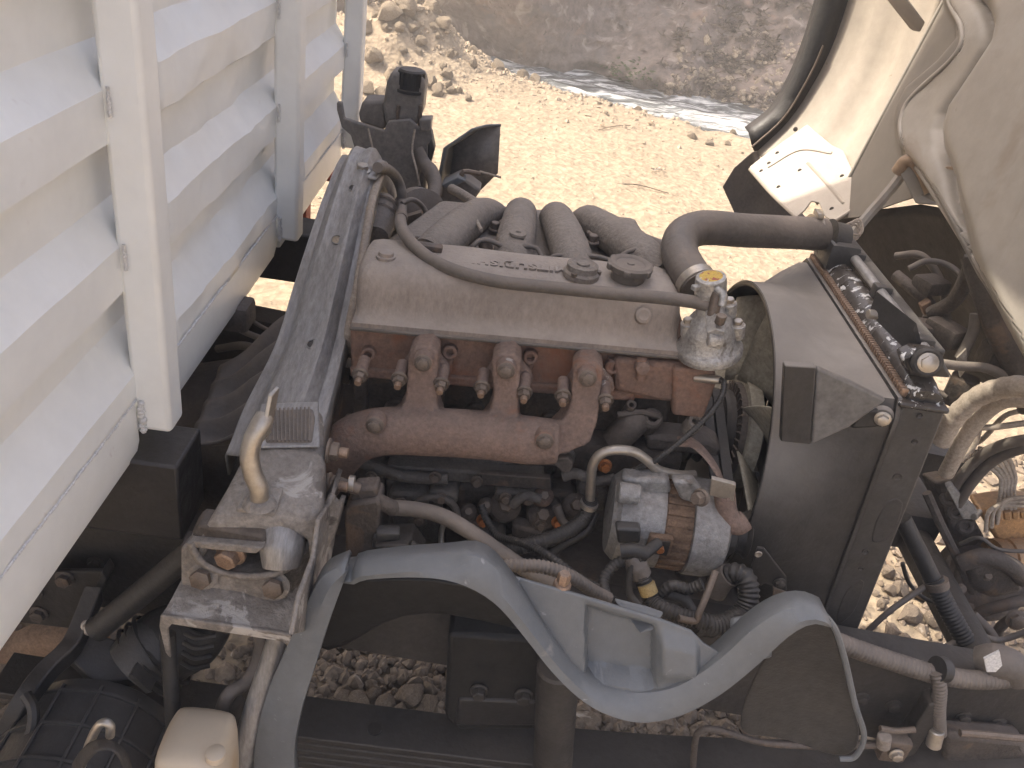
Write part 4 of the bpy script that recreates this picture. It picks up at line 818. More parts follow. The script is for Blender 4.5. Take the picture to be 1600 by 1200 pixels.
for x, y in ((626, 785), (655, 812), (690, 778), (790, 778), (825, 780), (845, 820), (868, 838), (580, 745), (580, 785), (925, 770), (760, 850), (745, 752), (680, 745), (650, 640), (780, 640), (985, 715)):
    MB().hexbolt(A(x, y, Y=-.242 if y > 730 else -.17), (0, -1, .2), .0075, .011).build('bolt', 'bolt_dusty', eng)

# ------------------------------------------------------------------ hoses in front of the engine
hose('coolant_pipe', 'bent bare steel coolant pipe above the alternator', 'pipe', AY([(922, 785, -.29), (923, 760, -.295), (926, 728, -.30), (938, 710, -.30), (960, 703, -.30), (990, 706, -.295), (1012, 720, -.29), (1030, 735, -.285), (1060, 742, -.28), (1085, 742, -.27)]), .0075, 'zinc', n=14)
hose('coolant_hose', 'dark rubber hose dropping from the bare steel pipe clip', 'hose', AY([(922, 780, -.29), (918, 800, -.295), (900, 822, -.31), (860, 842, -.335), (800, 856, -.35), (740, 862, -.35), (680, 866, -.35)]), .0125, 'rubber_black', n=14, ribs=(.005, .0007))
MB().lathe([(.0145, -.004), (.0145, .004)], A(920, 788, Y=-.293), (0.1, 0, 1), 16).build('spring_clip', 'zinc', bpy.data.objects['coolant_hose'])
hose('fuel_hose', 'dusty rubber hose from the brown valve block down to the mudguard', 'hose', AY([(612, 793, -.37), (650, 796, -.375), (690, 806, -.385), (730, 828, -.40), (780, 862, -.42), (830, 895, -.44), (880, 920, -.46)]), .0115, 'rubber', n=14)
hose('wire_loom', 'thin black sleeved wire loom passing over the dusty hose', 'cable', AY([(752, 790, -.29), (762, 815, -.31), (780, 838, -.34), (820, 850, -.38), (860, 870, -.42), (900, 900, -.45), (935, 920, -.47)]), .0065, 'rubber_black', n=10, ribs=(.005, .0008))
hose('corrugated_conduit', 'corrugated conduit lying on top of the grey mudguard edge', 'conduit', AY([(770, 886, -.50), (810, 884, -.50), (850, 886, -.495), (890, 900, -.49), (925, 922, -.48), (950, 935, -.47)]), .0095, 'rubber', n=12, ribs=(.006, .0014))
for k, (pts, r) in enumerate([([(620, 845, -.40), (650, 862, -.41), (690, 872, -.42), (730, 885, -.44)], .006), ([(640, 850, -.42), (700, 885, -.42), (760, 900, -.42)], .007), ([(930, 800, -.28), (915, 830, -.30), (880, 850, -.32), (855, 870, -.35), (850, 900, -.40)], .008), ([(600, 850, -.36), (630, 858, -.38), (652, 868, -.40), (672, 875, -.42)], .009)]):
    hose('engine_wire', ['thin wire from the black plug behind the mudguard', 'black wire sagging behind the top edge of the mudguard', 'black wire looping in the shade beside the alternator', 'taped lead of the black connector plug'][k], 'cable', AY(pts), r, 'rubber_black', n=8)
vb = thing('valve_block', 'brown dusty solenoid valve block beside the latch bracket', 'valve', (-.18, -.4, .85))
MB().prism(AY([(545, 790), (590, 782), (594, 790), (590, 868), (540, 872), (538, 800)], -.40), (0, .045, 0)).build('body', 'dark_iron', vb, bev=.004)
MB().prism(AY([(545, 790), (590, 782), (590, 762), (552, 765)], -.39), (0, .03, 0)).build('top', 'dark_iron', vb, bev=.005)
MB().cyl(A(585, 780, Y=-.385), A(618, 796, Y=-.375), .0115, 14).build('hose_port', 'dark_iron', vb)
MB().cyl(A(508, 748, Y=-.39), A(562, 765, Y=-.385), .009, 12).build('inlet_pipe', 'bolt_dusty', vb)
MB().lathe([(.012, 0), (.012, .008)], A(545, 755, Y=-.385), (1, 0, 0), 14).build('clamp', 'zinc', vb)
MB().box(A(606, 834, Y=-.40), (.034, .02, .018), rot=('Z', .15), bev=.003).build('connector', 'plastic_black', vb)
MB().box(A(592, 842, Y=-.40), (.016, .02, .022), bev=.003).build('connector_latch', 'plastic_black', vb)
MB().prism(AY([(585, 852), (640, 852), (660, 880), (640, 890), (585, 880)], -.42), (0, .06, -.01)).build('foot_bracket', 'chassis', vb, bev=.003)
MB().hexbolt(A(602, 862, Y=-.41), (0, -.3, 1), .011, .014).build('bolt', 'bolt_dusty', vb)
MB().hexa(ebox(-.25, .26, -.13, .14, -.66, -.45)).build('oil_pan', 'dark_iron', eng, bev=.02)
MB().hexa([Vector((x, y, z)) for z in (.50, .70) for x, y in ((-.02, -.33), (.46, -.33), (.46, -.12), (-.02, -.12))]).build('engine_mount', 'dark_iron', eng, bev=.02)
MB().hexa([Vector((x, y, z)) for z in (.56, .70) for x, y in ((-.30, -.33), (-.16, -.33), (-.16, -.10), (-.30, -.10))]).build('engine_mount', 'dark_iron', eng, bev=.02)
# ================================================================== ALTERNATOR
alt = thing('alternator', 'bare aluminium alternator with rusty stator ring low on the engine', 'alternator', (.29, -.30, .75))
ao = Vector((.290, -.290, .862)); ad = Vector((1, -.06, .03)).normalized()
MB().lathe([(.03, -.104), (.060, -.100), (.071, -.088), (.074, -.06), (.074, -.022), (.066, -.020)], ao, ad, 40).build('rear_housing', 'alternator_alu', alt, angle=35)
MB().lathe([(.0700, -.022), (.0700, .022)], ao, ad, 40).build('stator_ring', 'stator_rust', alt)
for k in range(26):
    a = 2 * math.pi * k / 26; u, v_, d = basis(ad); r_ = u * math.cos(a) + v_ * math.sin(a)
    MB().box(ao + r_ * .0705, (.040, .010, .005), rot=Matrix((ad, ad.cross(r_), r_)).transposed(), bev=.001).build('stator_bar', 'stator_rust', alt)
MB().lathe([(.066, .020), (.076, .022), (.077, .03), (.076, .055), (.070, .075), (.045, .085), (.02, .088)], ao, ad, 40).build('front_housing', 'alternator_alu', alt, angle=35)
MB().lathe([(.036, .092), (.040, .094), (.033, .100), (.033, .112), (.040, .118), (.036, .120)], ao, ad, 28).build('pulley', 'chassis', alt)
p = A(1030, 850, Y=-.368); MB().box(p, (.036, .012, .034), bev=.003).build('terminal_pocket', 'stator_rust', alt); MB().box(p - UY * .003, (.026, .012, .026)).build('terminal_well', 'black_paint', alt); MB().cyl(p + UY * .0, p - UY * .016, .006, 12).build('terminal', 'copper_bolt', alt)
p = A(978, 770, Y=-.33); MB().cyl(p + UX * .02, p - UX * .012, .016, 16).build('rear_boss', 'alternator_alu', alt)
MB().prism(AY([(972, 748), (1046, 750), (1050, 772), (974, 778)], -.31), (0, .03, 0)).build('top_flat', 'alternator_alu', alt, bev=.006)
MB().prism(AY([(1050, 752), (1085, 752), (1098, 770), (1092, 790), (1064, 782)], -.325), (0, .02, 0)).build('front_lug', 'alternator_alu', alt, bev=.005)
MB().hexbolt(A(1096, 777, Y=-.345), (-.6, -.6, .2), .010, .018).build('bolt', 'bolt_dusty', alt)
MB().prism(AY([(962, 826), (1002, 828), (1000, 850), (965, 850)], -.365), (0, .02, 0)).build('plug_socket', 'plastic_black', alt, bev=.004)
# adjusting strap, belt and pulleys
MB().loft([[p + o for o in (Vector((-.004, -.014, 0)), Vector((.004, -.014, 0)), Vector((.004, .014, 0)), Vector((-.004, .014, 0)))] for p in catmull(AY([(1062, 690, -.25), (1082, 692, -.255), (1104, 712, -.27), (1125, 745, -.29), (1138, 790, -.31), (1150, 818, -.32)]), 6)]).build('alternator_strap', 'rust', label='rusty curved adjusting strap holding the alternator', cat='bracket', bev=.002)
MB().prism(AY([(1112, 748), (1150, 758), (1146, 784), (1108, 774)], -.335), (0, .006, .002)).build('clip_plate', 'zinc', label='shiny zinc clip plate above the alternator', cat='clip', bev=.001)
MB().tube(AY([(1132, 770, -.32), (1136, 800, -.325), (1150, 820, -.33), (1165, 812, -.325)]), .016, n=12).build('strap_end', 'rust', bpy.data.objects['alternator_strap'])
FC = Vector((.40, -.062, .905))
def beltloop(x, circ, wd=.016, th=.008):
    pts = []
    for c, r in circ:
        for k in range(24): a = 2 * math.pi * k / 24; pts.append((c[0] + r * math.cos(a), c[1] + r * math.sin(a)))
    pts = sorted(set(pts)); cr = lambda o, a, b: (a[0] - o[0]) * (b[1] - o[1]) - (a[1] - o[1]) * (b[0] - o[0])
    lo_, up_ = [], []
    for p in pts:
        while len(lo_) > 1 and cr(lo_[-2], lo_[-1], p) <= 0: lo_.pop()
        lo_.append(p)
    for p in reversed(pts):
        while len(up_) > 1 and cr(up_[-2], up_[-1], p) <= 0: up_.pop()
        up_.append(p)
    h = lo_[:-1] + up_[:-1]; h.append(h[0]); c = (sum(p[0] for p in h) / len(h), sum(p[1] for p in h) / len(h)); rings = []
    for p in h:
        d = Vector((0, p[0] - c[0], p[1] - c[1])).normalized(); o = Vector((x, p[0], p[1])); rings.append([o - UX * wd / 2, o + UX * wd / 2, o + UX * wd / 2 + d * th, o - UX * wd / 2 + d * th])
    return MB().loft(rings, cap=False)
bt = thing('fan_belt', 'worn black drive belt running from the fan pulley to the alternator', 'belt', (.36, -.15, .6))
beltloop(.352, [((-.062, .905), .062), ((-.298, .868), .036), ((-.06, .60), .075)]).build('belt', 'rubber_black', bt)
beltloop(.372, [((-.062, .905), .062), ((-.298, .868), .036), ((-.06, .60), .075)]).build('belt', 'rubber_black', bt)
MB().lathe([(.068, -.026), (.070, -.022), (.058, -.012), (.066, 0), (.058, .012), (.07, .02), (.068, .022)], (.362, -.062, .905), UX, 32).build('fan_pulley', 'chassis', label='dark grooved water pump pulley behind the fan clutch', cat='pulley')
MB().lathe([(.08, -.026), (.08, .026)], (.362, -.06, .60), UX, 32).build('crank_pulley', 'chassis', label='dark crankshaft pulley low at the front of the engine', cat='pulley')
# ================================================================== COOLING FAN
fan = thing('cooling_fan', 'cream plastic cooling fan with a finned viscous clutch', 'fan', FC)
MB().lathe([(.05, -.016), (.066, -.012), (.070, -.006), (.070, .004), (.05, .012)], FC, UX, 36).build('clutch_plate', 'chassis', fan, angle=30)
cl_ = MB().lathe([(.060, .004), (.084, .008), (.086, .016), (.084, .030), (.03, .036)], FC, UX, 40).build('clutch', 'dark_iron', fan, angle=30)
for k in range(36):
    a = 2 * math.pi * k / 36; d = Vector((0, math.cos(a), math.sin(a)))
    MB().tube([FC + UX * .004 + d * .062, FC + UX * .006 + d * .087], .0018, n=5, smooth=False).build('fin', 'bolt_dusty', cl_)
MB().lathe([(.086, .018), (.100, .018), (.102, .040), (.086, .042)], FC, UX, 40, cap=False).build('hub_ring', 'fan_plastic', fan)
for k in range(8):
    a0 = 2 * math.pi * k / 8 + .15; rows = []
    for i in range(9):
        r = .095 + .150 * i / 8; tw = .70 - .25 * i / 8; chd = .085 + .03 * i / 8; row = []
        for j in range(6):
            c = (j / 5 - .5) * chd; ang = a0 + (c * math.cos(tw)) / r + .12 * i / 8
            row.append(FC + Vector((.032 + c * math.sin(tw) + .006 * math.sin(j / 5 * 3.14), math.cos(ang) * r, math.sin(ang) * r)))
        rows.append(row)
    MB().grid(rows).build('blade', 'fan_plastic', fan, solid=.0035, angle=60)
# ================================================================== SHROUD + RADIATOR
RX = lambda z_: .548 + (1.16 - z_) * .075
rad = thing('radiator', 'black radiator with bent top tank standing behind the fan shroud', 'radiator', (.59, -.05, .66))
Y0, Y1, ZB, ZT = -.305, .205, .66, 1.150
def rbox(x0, x1, y0, y1, z0, z1): return [Vector((RX(zz) + xx, yy, zz)) for zz in (z0, z1) for xx, yy in ((x0, y0), (x1, y0), (x1, y1), (x0, y1))]
MB().hexa(rbox(.006, .052, Y0 + .01, Y1 - .01, ZB, ZT)).build('core', 'chassis', rad)
# side channel with holes and pressed slot
MB().hexa(rbox(-.002, .062, Y0 - .006, Y0 + .012, ZB - .02, 1.142)).build('side_channel', 'plastic_black', rad, bev=.004)
MB().hexa(rbox(-.002, .062, Y1 - .012, Y1 + .006, ZB - .02, 1.142)).build('side_channel', 'plastic_black', rad, bev=.004)
for x, y, r in ((1437, 650, .0035), (1429, 690, .0035), (1402, 745, .0055), (1352, 862, .004), (1345, 888, .003)):
    p = A(x, y, Y=Y0 - .0065); MB().lathe([(r * 1.3, 0), (r * 1.2, .0015), (r, .001), (r * .3, -.001)], p, -UY, 16).build('rivet_hole', 'chassis', rad)
slot = catmull(AY([(1402, 778), (1412, 790), (1398, 830), (1378, 848), (1362, 845), (1368, 815), (1386, 785), (1402, 778)], Y0 - .007), 4)
MB().prism(slot[:-1], (0, .006, 0)).build('pressed_slot', 'chassis', rad, bev=.003)
slot = catmull(AY([(1345, 905), (1350, 915), (1335, 955), (1312, 975), (1308, 960), (1322, 925), (1345, 905)], Y0 - .007), 4)
MB().prism(slot[:-1], (0, .006, 0)).build('pressed_slot', 'chassis', rad, bev=.003)
# crimped header: row of copper coloured tabs, then the rounded black tank
for k in range(64):
    y = Y0 + .012 + (Y1 - Y0 - .024) * k / 63; MB().box((RX(1.152) + .004, y, 1.153), (.010, .0052, .012), bev=.001).build('crimp_tab', 'brass_bolt', rad)
tank = []
for i in range(23):
    y = Y0 + .004 + (Y1 - Y0 - .008) * i / 22; e = min(1, i / 2.0, (22 - i) / 2.0); e = .55 + .45 * math.sqrt(max(0, e)); ring = []
    for a in range(13):
        an = math.pi * a / 12; ring.append(Vector((RX(1.16) + .034 - .026 * math.cos(an), y, 1.148 + .030 * math.sin(an) * e)))
    tank.append(ring + [Vector((RX(1.16) + .060, y, 1.140)), Vector((RX(1.16) + .008, y, 1.140))])
MB().loft(tank).build('top_tank', 'tank_black', rad, angle=50)
MB().hexa(rbox(-.006, .066, Y0 - .008, Y0 + .05, 1.138, 1.1465)).build('tank_foot', 'tank_black', rad, bev=.003)
# upper rail: channel with bolt eye and condenser pipes
MB().prism([Vector((RX(1.19) + .062, Y0 + .09, 1.172)), Vector((RX(1.19) + .086, Y0 + .09, 1.172)), Vector((RX(1.19) + .086, Y1 + .02, 1.172)), Vector((RX(1.19) + .062, Y1 + .02, 1.172))], (0, 0, .018)).build('upper_rail', 'plastic_black', rad, bev=.004)
MB().tube([(RX(1.19) + .052, Y0 + .05, 1.188), (RX(1.19) + .050, -.1, 1.190), (RX(1.19) + .05, Y1 - .02, 1.19)], .0085, n=14).build('condenser_pipe', 'arch_metal', rad, angle=60)
for y in (-.2, -.02, .12): MB().box((RX(1.19) + .054, y, 1.188), (.030, .022, .026), bev=.004).build('pipe_clip', 'plastic_black', rad)
MB().prism(AY([(1370, 455, -.16), (1432, 505, -.24), (1440, 535, -.24), (1424, 540, -.24), (1362, 478, -.16)]), (0, .0, -.012)).build('rail_plate', 'plastic_black', rad, bev=.003)
p = A(1448, 566, Y=-.285); MB().lathe([(.021, -.018), (.021, .004), (.017, .007), (.012, .006)], p, (-.3, -1, .35), 28).build('bush', 'rubber_black', rad); MB().hexbolt(p + Vector((-.001, -.005, .002)), (-.3, -1, .35), .0105, .011).build('bush_bolt', 'zinc', rad)
MB().prism(AY([(1410, 560), (1432, 550), (1470, 555), (1480, 575), (1490, 592), (1420, 588)], -.275), (0, .03, 0)).build('bush_bracket', 'tank_black', rad, bev=.004)
p = A(1368, 492, Y=-.17); MB().cyl(p + UX * .02, p - UX * .012, .0075, 12).build('clip_pin', 'zinc', rad)
MB().lathe([(.033, -.025), (.033, .0), (.036, .006)], (RX(1.19) + .012, .155, 1.205), (-1, -.1, .12), 28).build('inlet_neck', 'plastic_black', rad)
MB().box((RX(1.17) + .03, .155, 1.185), (.06, .09, .055), bev=.012).build('inlet_box', 'plastic_black', rad)
# shroud
shd = thing('fan_shroud', 'dusty black plastic fan shroud with a round ring facing the engine', 'fan shroud', (.47, -.05, .65))
SC = (-.056, .902); SR = .262; n_ = 72
def circ(x, r): return [Vector((x, SC[0] + r * math.cos(2 * math.pi * k / n_), SC[1] + r * math.sin(2 * math.pi * k / n_))) for k in range(n_)]
def rect(dx, g, ex=0):
    out = []; y0, y1, z0, z1 = Y0 - g, Y1 + g, ZB - g, 1.140 + g
    for k in range(n_):
        a = 2 * math.pi * k / n_; c, s_ = math.cos(a), math.sin(a)
        hy = (y1 - SC[0]) if c > 0 else (SC[0] - y0); hz = (z1 - SC[1]) if s_ > 0 else (SC[1] - z0)
        t = min(hy / abs(c) if abs(c) > 1e-6 else 9, hz / abs(s_) if abs(s_) > 1e-6 else 9)
        p = Vector((0, SC[0] + c * t, SC[1] + s_ * t)); p.x = RX(p.z) + dx; out.append(p)
    return out
def mixr(a, b, t): return [p.lerp(q, t) for p, q in zip(a, b)]
rings = [circ(.398, SR - .004), circ(.398, SR), circ(.430, SR + .002), mixr(circ(.446, SR + .004), rect(-.06, -.004), .22), mixr(circ(.47, SR), rect(-.045, -.002), .72), rect(-.022, 0), rect(-.006, .002), rect(-.006, .008), rect(-.001, .008)]
MB().loft(rings, cap=False).build('shell', 'shroud', shd, angle=28, solid=.004)
MB().lathe([(SR - .006, .3975), (SR + .003, .3975), (SR + .003, .4015), (SR - .006, .4015)], (0, SC[0], SC[1]), UX, 72, cap=False).build('ring_lip', 'shroud', shd)
p = A(1378, 652, Y=Y0 - .012); MB().lathe([(.016, -.006), (.014, .003), (.012, .004)], p, (-.3, -1, 0), 18).build('boss', 'shroud', shd); MB().hexbolt(p + Vector((0, -.003, 0)), (-.3, -1, 0), .0085, .010).build('bolt', 'zinc', shd)
MB().prism(AY([(1277, 575), (1330, 598), (1386, 626), (1328, 668), (1268, 696)], -.3235), (0, .012, 0)).build('facet', 'shroud_lit', shd, bev=.004)  # lighter shroud colour stands for light falling on this facet
MB().prism(AY([(1226, 571), (1275.5, 574), (1266.5, 695), (1220, 690)], -.3245), (.0, .013, 0)).build('facet', 'shroud', shd, bev=.002)
MB().prism(AY([(1330, 670), (1345, 645), (1372, 640), (1385, 655), (1372, 668)], -.318), (0, .010, 0)).build('boss_recess', 'rubber_black', shd, bev=.003)
# upper radiator hose
rh = thing('radiator_hose', 'thick dusty rubber radiator hose arching from engine to radiator', 'hose', A(1080, 440, Y=-.1))
HP = AY([(1092, 448, -.13), (1076, 425, -.10), (1062, 395, -.05), (1068, 368, .0), (1100, 356, .05), (1160, 360, .09)]) + [A(1205, 362, Y=.12), Vector((RX(1.2) - .005, .155, 1.212)) ]
MB().tube(HP, .0295, n=28, seg=10).build('hose', 'rubber', rh, angle=70)
pe = HP[-1]; MB().lathe([(.0325, -.008), (.0325, .008)], pe + Vector((-.018, 0, 0)), (1, .1, 0), 28).build('hose_clamp', 'zinc', rh)
MB().box(pe + Vector((-.018, 0, .036)), (.012, .03, .010), bev=.002).build('clamp_screw', 'zinc', rh)
MB().lathe([(.0315, -.007), (.0315, .007)], HP[0].lerp(HP[1], .3), HP[1] - HP[0], 28).build('hose_clamp', 'zinc', rh)
# ================================================================== HARNESS AND BRACKETS AROUND THE ALTERNATOR
hr = thing('alternator_harness', 'taped cable harness with corrugated conduits hanging below the alternator', 'cable', A(1000, 930, Y=-.40))
MB().tube(AY([(970, 862, -.40), (990, 860, -.40), (1010, 866, -.40)]), .011, n=12).build('boot', 'rubber_black', hr, angle=60)
MB().tube(AY([(1028, 848, -.375), (1012, 862, -.395), (995, 872, -.405)]), .0085, n=12).build('boot', 'rubber_black', hr, angle=60)
MB().tube(AY([(985, 868, -.40), (995, 885, -.405), (1003, 900, -.41)]), [.012, .017, .015], n=14).build('taped_joint', 'rubber', hr, angle=60)
MB().tube(AY([(1000, 893, -.41), (1010, 920, -.42), (1022, 942, -.435), (1045, 955, -.45), (1085, 968, -.46), (1110, 972, -.46)]), .0125, n=14, ribs=(.006, .0016)).build('conduit', 'rubber_black', hr)
MB().tube(AY([(1009, 912, -.421), (1015, 928, -.428)]), .0132, n=14, smooth=False).build('yellow_tape', 'tape', hr)
MB().tube(AY([(982, 872, -.40), (958, 885, -.405), (944, 905, -.42), (945, 925, -.44), (955, 938, -.45)]), .0085, n=12, ribs=(.006, .001)).build('conduit', 'rubber_black', hr)
MB().tube(AY([(990, 880, -.41), (982, 905, -.42), (985, 930, -.43), (1000, 945, -.44)]), .006, n=10).build('wire', 'rubber_black', hr)
MB().tube(AY([(1030, 930, -.42), (1050, 915, -.42), (1075, 920, -.42), (1098, 912, -.42)]), .009, n=12, ribs=(.006, .001)).build('conduit', 'rubber_black', hr)
MB().tube(AY([(1035, 925, -.415), (1065, 935, -.42), (1080, 955, -.43)]), .010, n=12).build('wire', 'rubber_black', hr)
hose('coil_conduit', 'thick corrugated black conduit curling beside the fan shroud', 'conduit', AY([(1128, 908, -.37), (1146, 896, -.375), (1164, 903, -.385), (1170, 928, -.40), (1162, 955, -.415), (1140, 972, -.43), (1115, 978, -.44), (1085, 975, -.45)]), .0165, 'rubber_black', n=16, ribs=(.007, .002))
MB().tube(AY([(1116, 925, -.37), (1128, 906, -.37), (1140, 898, -.373)]), .0185, n=16).build('taped_end', 'rubber', bpy.data.objects['coil_conduit'])
hose('support_rod', 'flat bent steel rod standing above the mudguard pocket', 'rod', AY([(1118, 892, -.44), (1106, 925, -.46), (1092, 958, -.48), (1085, 970, -.485), (1060, 966, -.49)]), .005, 'bolt_dusty', n=8, seg=4)
bk = thing('shroud_bracket', 'black slotted steel bracket plate standing in front of the shroud', 'bracket', A(1200, 950, Y=-.40))
out = AY([(1176, 868), (1184, 856), (1194, 857), (1229, 902), (1229, 960), (1168, 965), (1150, 940)], -.36)
MB().prism(AY([(1168, 905), (1184, 856), (1194, 857), (1229, 902), (1229, 925), (1196, 912), (1182, 920)], -.36), (0, .005, 0)).build('upper_plate', 'black_paint', bk, bev=.0015)
MB().prism(AY([(1168, 905), (1182, 920), (1180, 948), (1186, 958), (1200, 958), (1208, 940), (1208, 918), (1229, 925), (1229, 975), (1160, 975)], -.36), (0, .005, 0)).build('lower_plate', 'bolt_dusty', bk, bev=.0015)
MB().lathe([(.006, 0), (.005, .0015), (.002, .0005)], A(1185, 866, Y=-.361), -UY, 14).build('hole_rim', 'zinc', bk)
MB().hexbolt(A(1218, 910, Y=-.361), -UY, .007, .008).build('bolt', 'chassis', bk)
MB().hexbolt(A(878, 916, Y=-.55), UZ, .0085, .022).build('guard_bolt', 'brass_bolt', label='brassy bolt sticking up from the mudguard top edge', cat='bolt')
MB().tube(AY([(1150, 985, -.45), (1185, 980, -.45), (1215, 965, -.44), (1240, 950, -.43)]), .022, n=14).build('tape_bundle', 'rubber_black', label='black taped cable bundle behind the mudguard hump', cat='cable', angle=60)
MB().prism(AY([(1145, 990), (1175, 985), (1200, 1010), (1210, 1030), (1150, 1040)], -.56), (0, .03, 0)).build('guard_step', 'plastic_grey', label='small grey plastic step joined behind the mudguard valley', cat='mudguard', bev=.006)
# ================================================================== FAR SIDE: reservoir and guard
rs = thing('coolant_reservoir', 'dark plastic coolant reservoir with a round screw cap on the far frame', 'reservoir', A(620, 330, Y=.62))
Yr = .66
MB().prism(AY([(604, 128), (612, 112), (660, 118), (664, 135), (660, 175), (650, 200), (602, 196), (598, 165)], Yr), (0, .07, 0)).build('tank', 'plastic_dusty', rs, bev=.008)
MB().prism(AY([(560, 178), (566, 158), (600, 158), (604, 196), (600, 204), (562, 192)], Yr + .02), (0, .07, 0)).build('side_chamber', 'plastic_dusty', rs, bev=.007)
MB().lathe([(.034, 0), (.034, .006), (.030, .008), (.030, .046), (.026, .050)], A(641, 143, Y=Yr + .02), (0, 0, 1), 36).build('screw_cap', 'rubber_black', rs, angle=30)
for k in range(18):
    a = k * 2 * math.pi / 18; c = A(641, 143, Y=Yr + .02); MB().box(c + Vector((.030 * math.cos(a), .030 * math.sin(a), .030)), (.003, .003, .028), rot=('Z', a)).build('cap_grip', 'rubber_black', rs)
MB().tube(AY([(623, 165), (621, 188), (626, 196), (652, 200), (656, 190), (657, 165)], Yr - .008), .0045, n=8, seg=3).build('wire_bracket', 'bolt_dusty', rs)
MB().prism(AY([(526, 172), (526, 160), (534, 160), (538, 185), (560, 192), (600, 204), (606, 190), (640, 186), (655, 200), (672, 190), (676, 215), (660, 240), (648, 330), (590, 330), (585, 250), (556, 240), (548, 212), (534, 200)], Yr - .02), (0, .014, 0)).build('carrier_plate', 'plastic_dusty', rs, bev=.003)
MB().tube(AY([(560, 238), (562, 262)], Yr), .016, n=10, smooth=False).build('leg', 'plastic_dusty', rs)
MB().prism(AY([(590, 250), (668, 205), (664, 330), (600, 345)], Yr), (0, .10, 0)).build('lower_box', 'plastic_dusty', rs, bev=.008)
MB().prism(AY([(655, 187), (674, 186), (672, 205), (656, 206)], Yr - .03), (0, .04, 0)).build('relay', 'plastic_dusty', rs, bev=.003)
MB().prism(AY([(646, 215), (672, 205), (678, 235), (672, 260), (652, 250)], Yr + .02), (0, .05, 0)).build('bottle', 'shroud', rs, bev=.008)
hose('reservoir_hose', 'dark ribbed hose bending down beside the coolant reservoir', 'hose', AY([(652, 232, Yr - .03), (662, 255, Yr - .04), (674, 270, Yr - .06), (680, 295, Yr - .1), (668, 320, .5), (640, 345, .45)]), [.014, .018, .017, .015], 'rubber', n=14)
hose('reservoir_wire', 'thin pale wire hanging from the reservoir carrier', 'cable', AY([(575, 200, .61), (582, 230, .6), (588, 262, .58)]), .0025, 'hose_pale', n=6)
hose('strap_wire', 'pale strap wire looped in front of the reservoir box', 'cable', AY([(648, 202, .61), (644, 235, .6), (650, 262, .58), (656, 290, .57)]), .0025, 'hose_pale', n=6)
# hose joint left of the intake
jt = thing('intake_pipe_joint', 'dusty intake pipe joint with ribbed clamps behind the support arch', 'pipe', A(595, 350, Y=.2))
MB().tube(AY([(600, 318, .26), (596, 335, .22), (590, 352, .18), (586, 372, .14)]), [.024, .030, .031, .026], n=20).build('pipe', 'cast_alu_dusty', jt, angle=60)
for x, y, Y in ((598, 330, .235), (594, 342, .205)): MB().lathe([(.032, -.004), (.035, 0), (.032, .004)], A(x, y, Y=Y), A(600, 318, Y=.26) - A(586, 372, Y=.14), 24, cap=False).build('clamp', 'bolt_dusty', jt)
MB().lathe([(.04, -.03), (.055, -.02), (.055, .02), (.03, .03)], A(655, 335, Y=.36), (.4, -1, .3), 28).build('turbo_pot', 'rubber', label='round dark vacuum pot behind the breather hose', cat='vacuum pot')
hose('vacuum_hose', 'thin black hose looping round the vacuum pot', 'hose', AY([(628, 318, .20), (645, 312, .22), (662, 325, .24), (672, 350, .22), (675, 370, .16)]), .005, 'rubber', n=8)
MB().prism(AY([(632, 340), (658, 332), (660, 340), (634, 350)], .30), (0, .02, 0)).build('pot_clamp', 'bolt_dusty', bpy.data.objects['turbo_pot'])
# far mudguard shell
gd = thing('far_mudguard', 'angular grey plastic mudguard on the far side of the engine', 'mudguard', A(735, 300, Y=.62))
Yg = .72
o1 = AY([(700, 262), (708, 225), (755, 198), (782, 196), (778, 270), (748, 300), (720, 318)], Yg); o0 = AY([(684, 282), (690, 232), (742, 200), (756, 197), (712, 232), (706, 258), (690, 300)], Yg - .08)
MB().add(o1, [(0, 1, 2, 3, 4, 5, 6)]).build('inner_face', 'plastic_dusty', gd, solid=.005)
MB().grid([AY([(684, 285, Yg - .08), (694, 232, Yg - .08), (738, 202, Yg - .07), (760, 196, Yg - .03), (782, 195, Yg)]), AY([(700, 285, Yg), (709, 226, Yg - .004), (752, 200, Yg - .004), (768, 197, Yg - .003), (783, 196, Yg - .002)])]).build('rim', 'plastic_grey', gd, solid=.005)
MB().prism(AY([(682, 318), (690, 288), (720, 275), (752, 298), (716, 345), (690, 352)], .60), (0, .06, 0)).build('lower_shell', 'plastic_dusty', gd, bev=.006)
MB().prism(AY([(690, 290), (715, 277), (728, 283), (700, 296)], .56), (0, .03, .004)).build('lip', 'plastic_grey', gd, bev=.002)
MB().tube(AY([(722, 285, .58), (724, 268, .58), (750, 272, .60)]), .006, n=8, seg=3).build('bracket_rod', 'bolt_dusty', gd)
MB().tube(AY([(750, 268, .60), (775, 275, .58), (782, 277, .57)]), .003, n=6).build('wire_end', 'hose_pale', gd)
hose('lever_rod', 'dusty metal lever rod between the far mudguard and the intake', 'rod', AY([(706, 295, .52), (722, 304, .46), (744, 318, .40)]), .011, 'cast_alu_dusty', n=12)
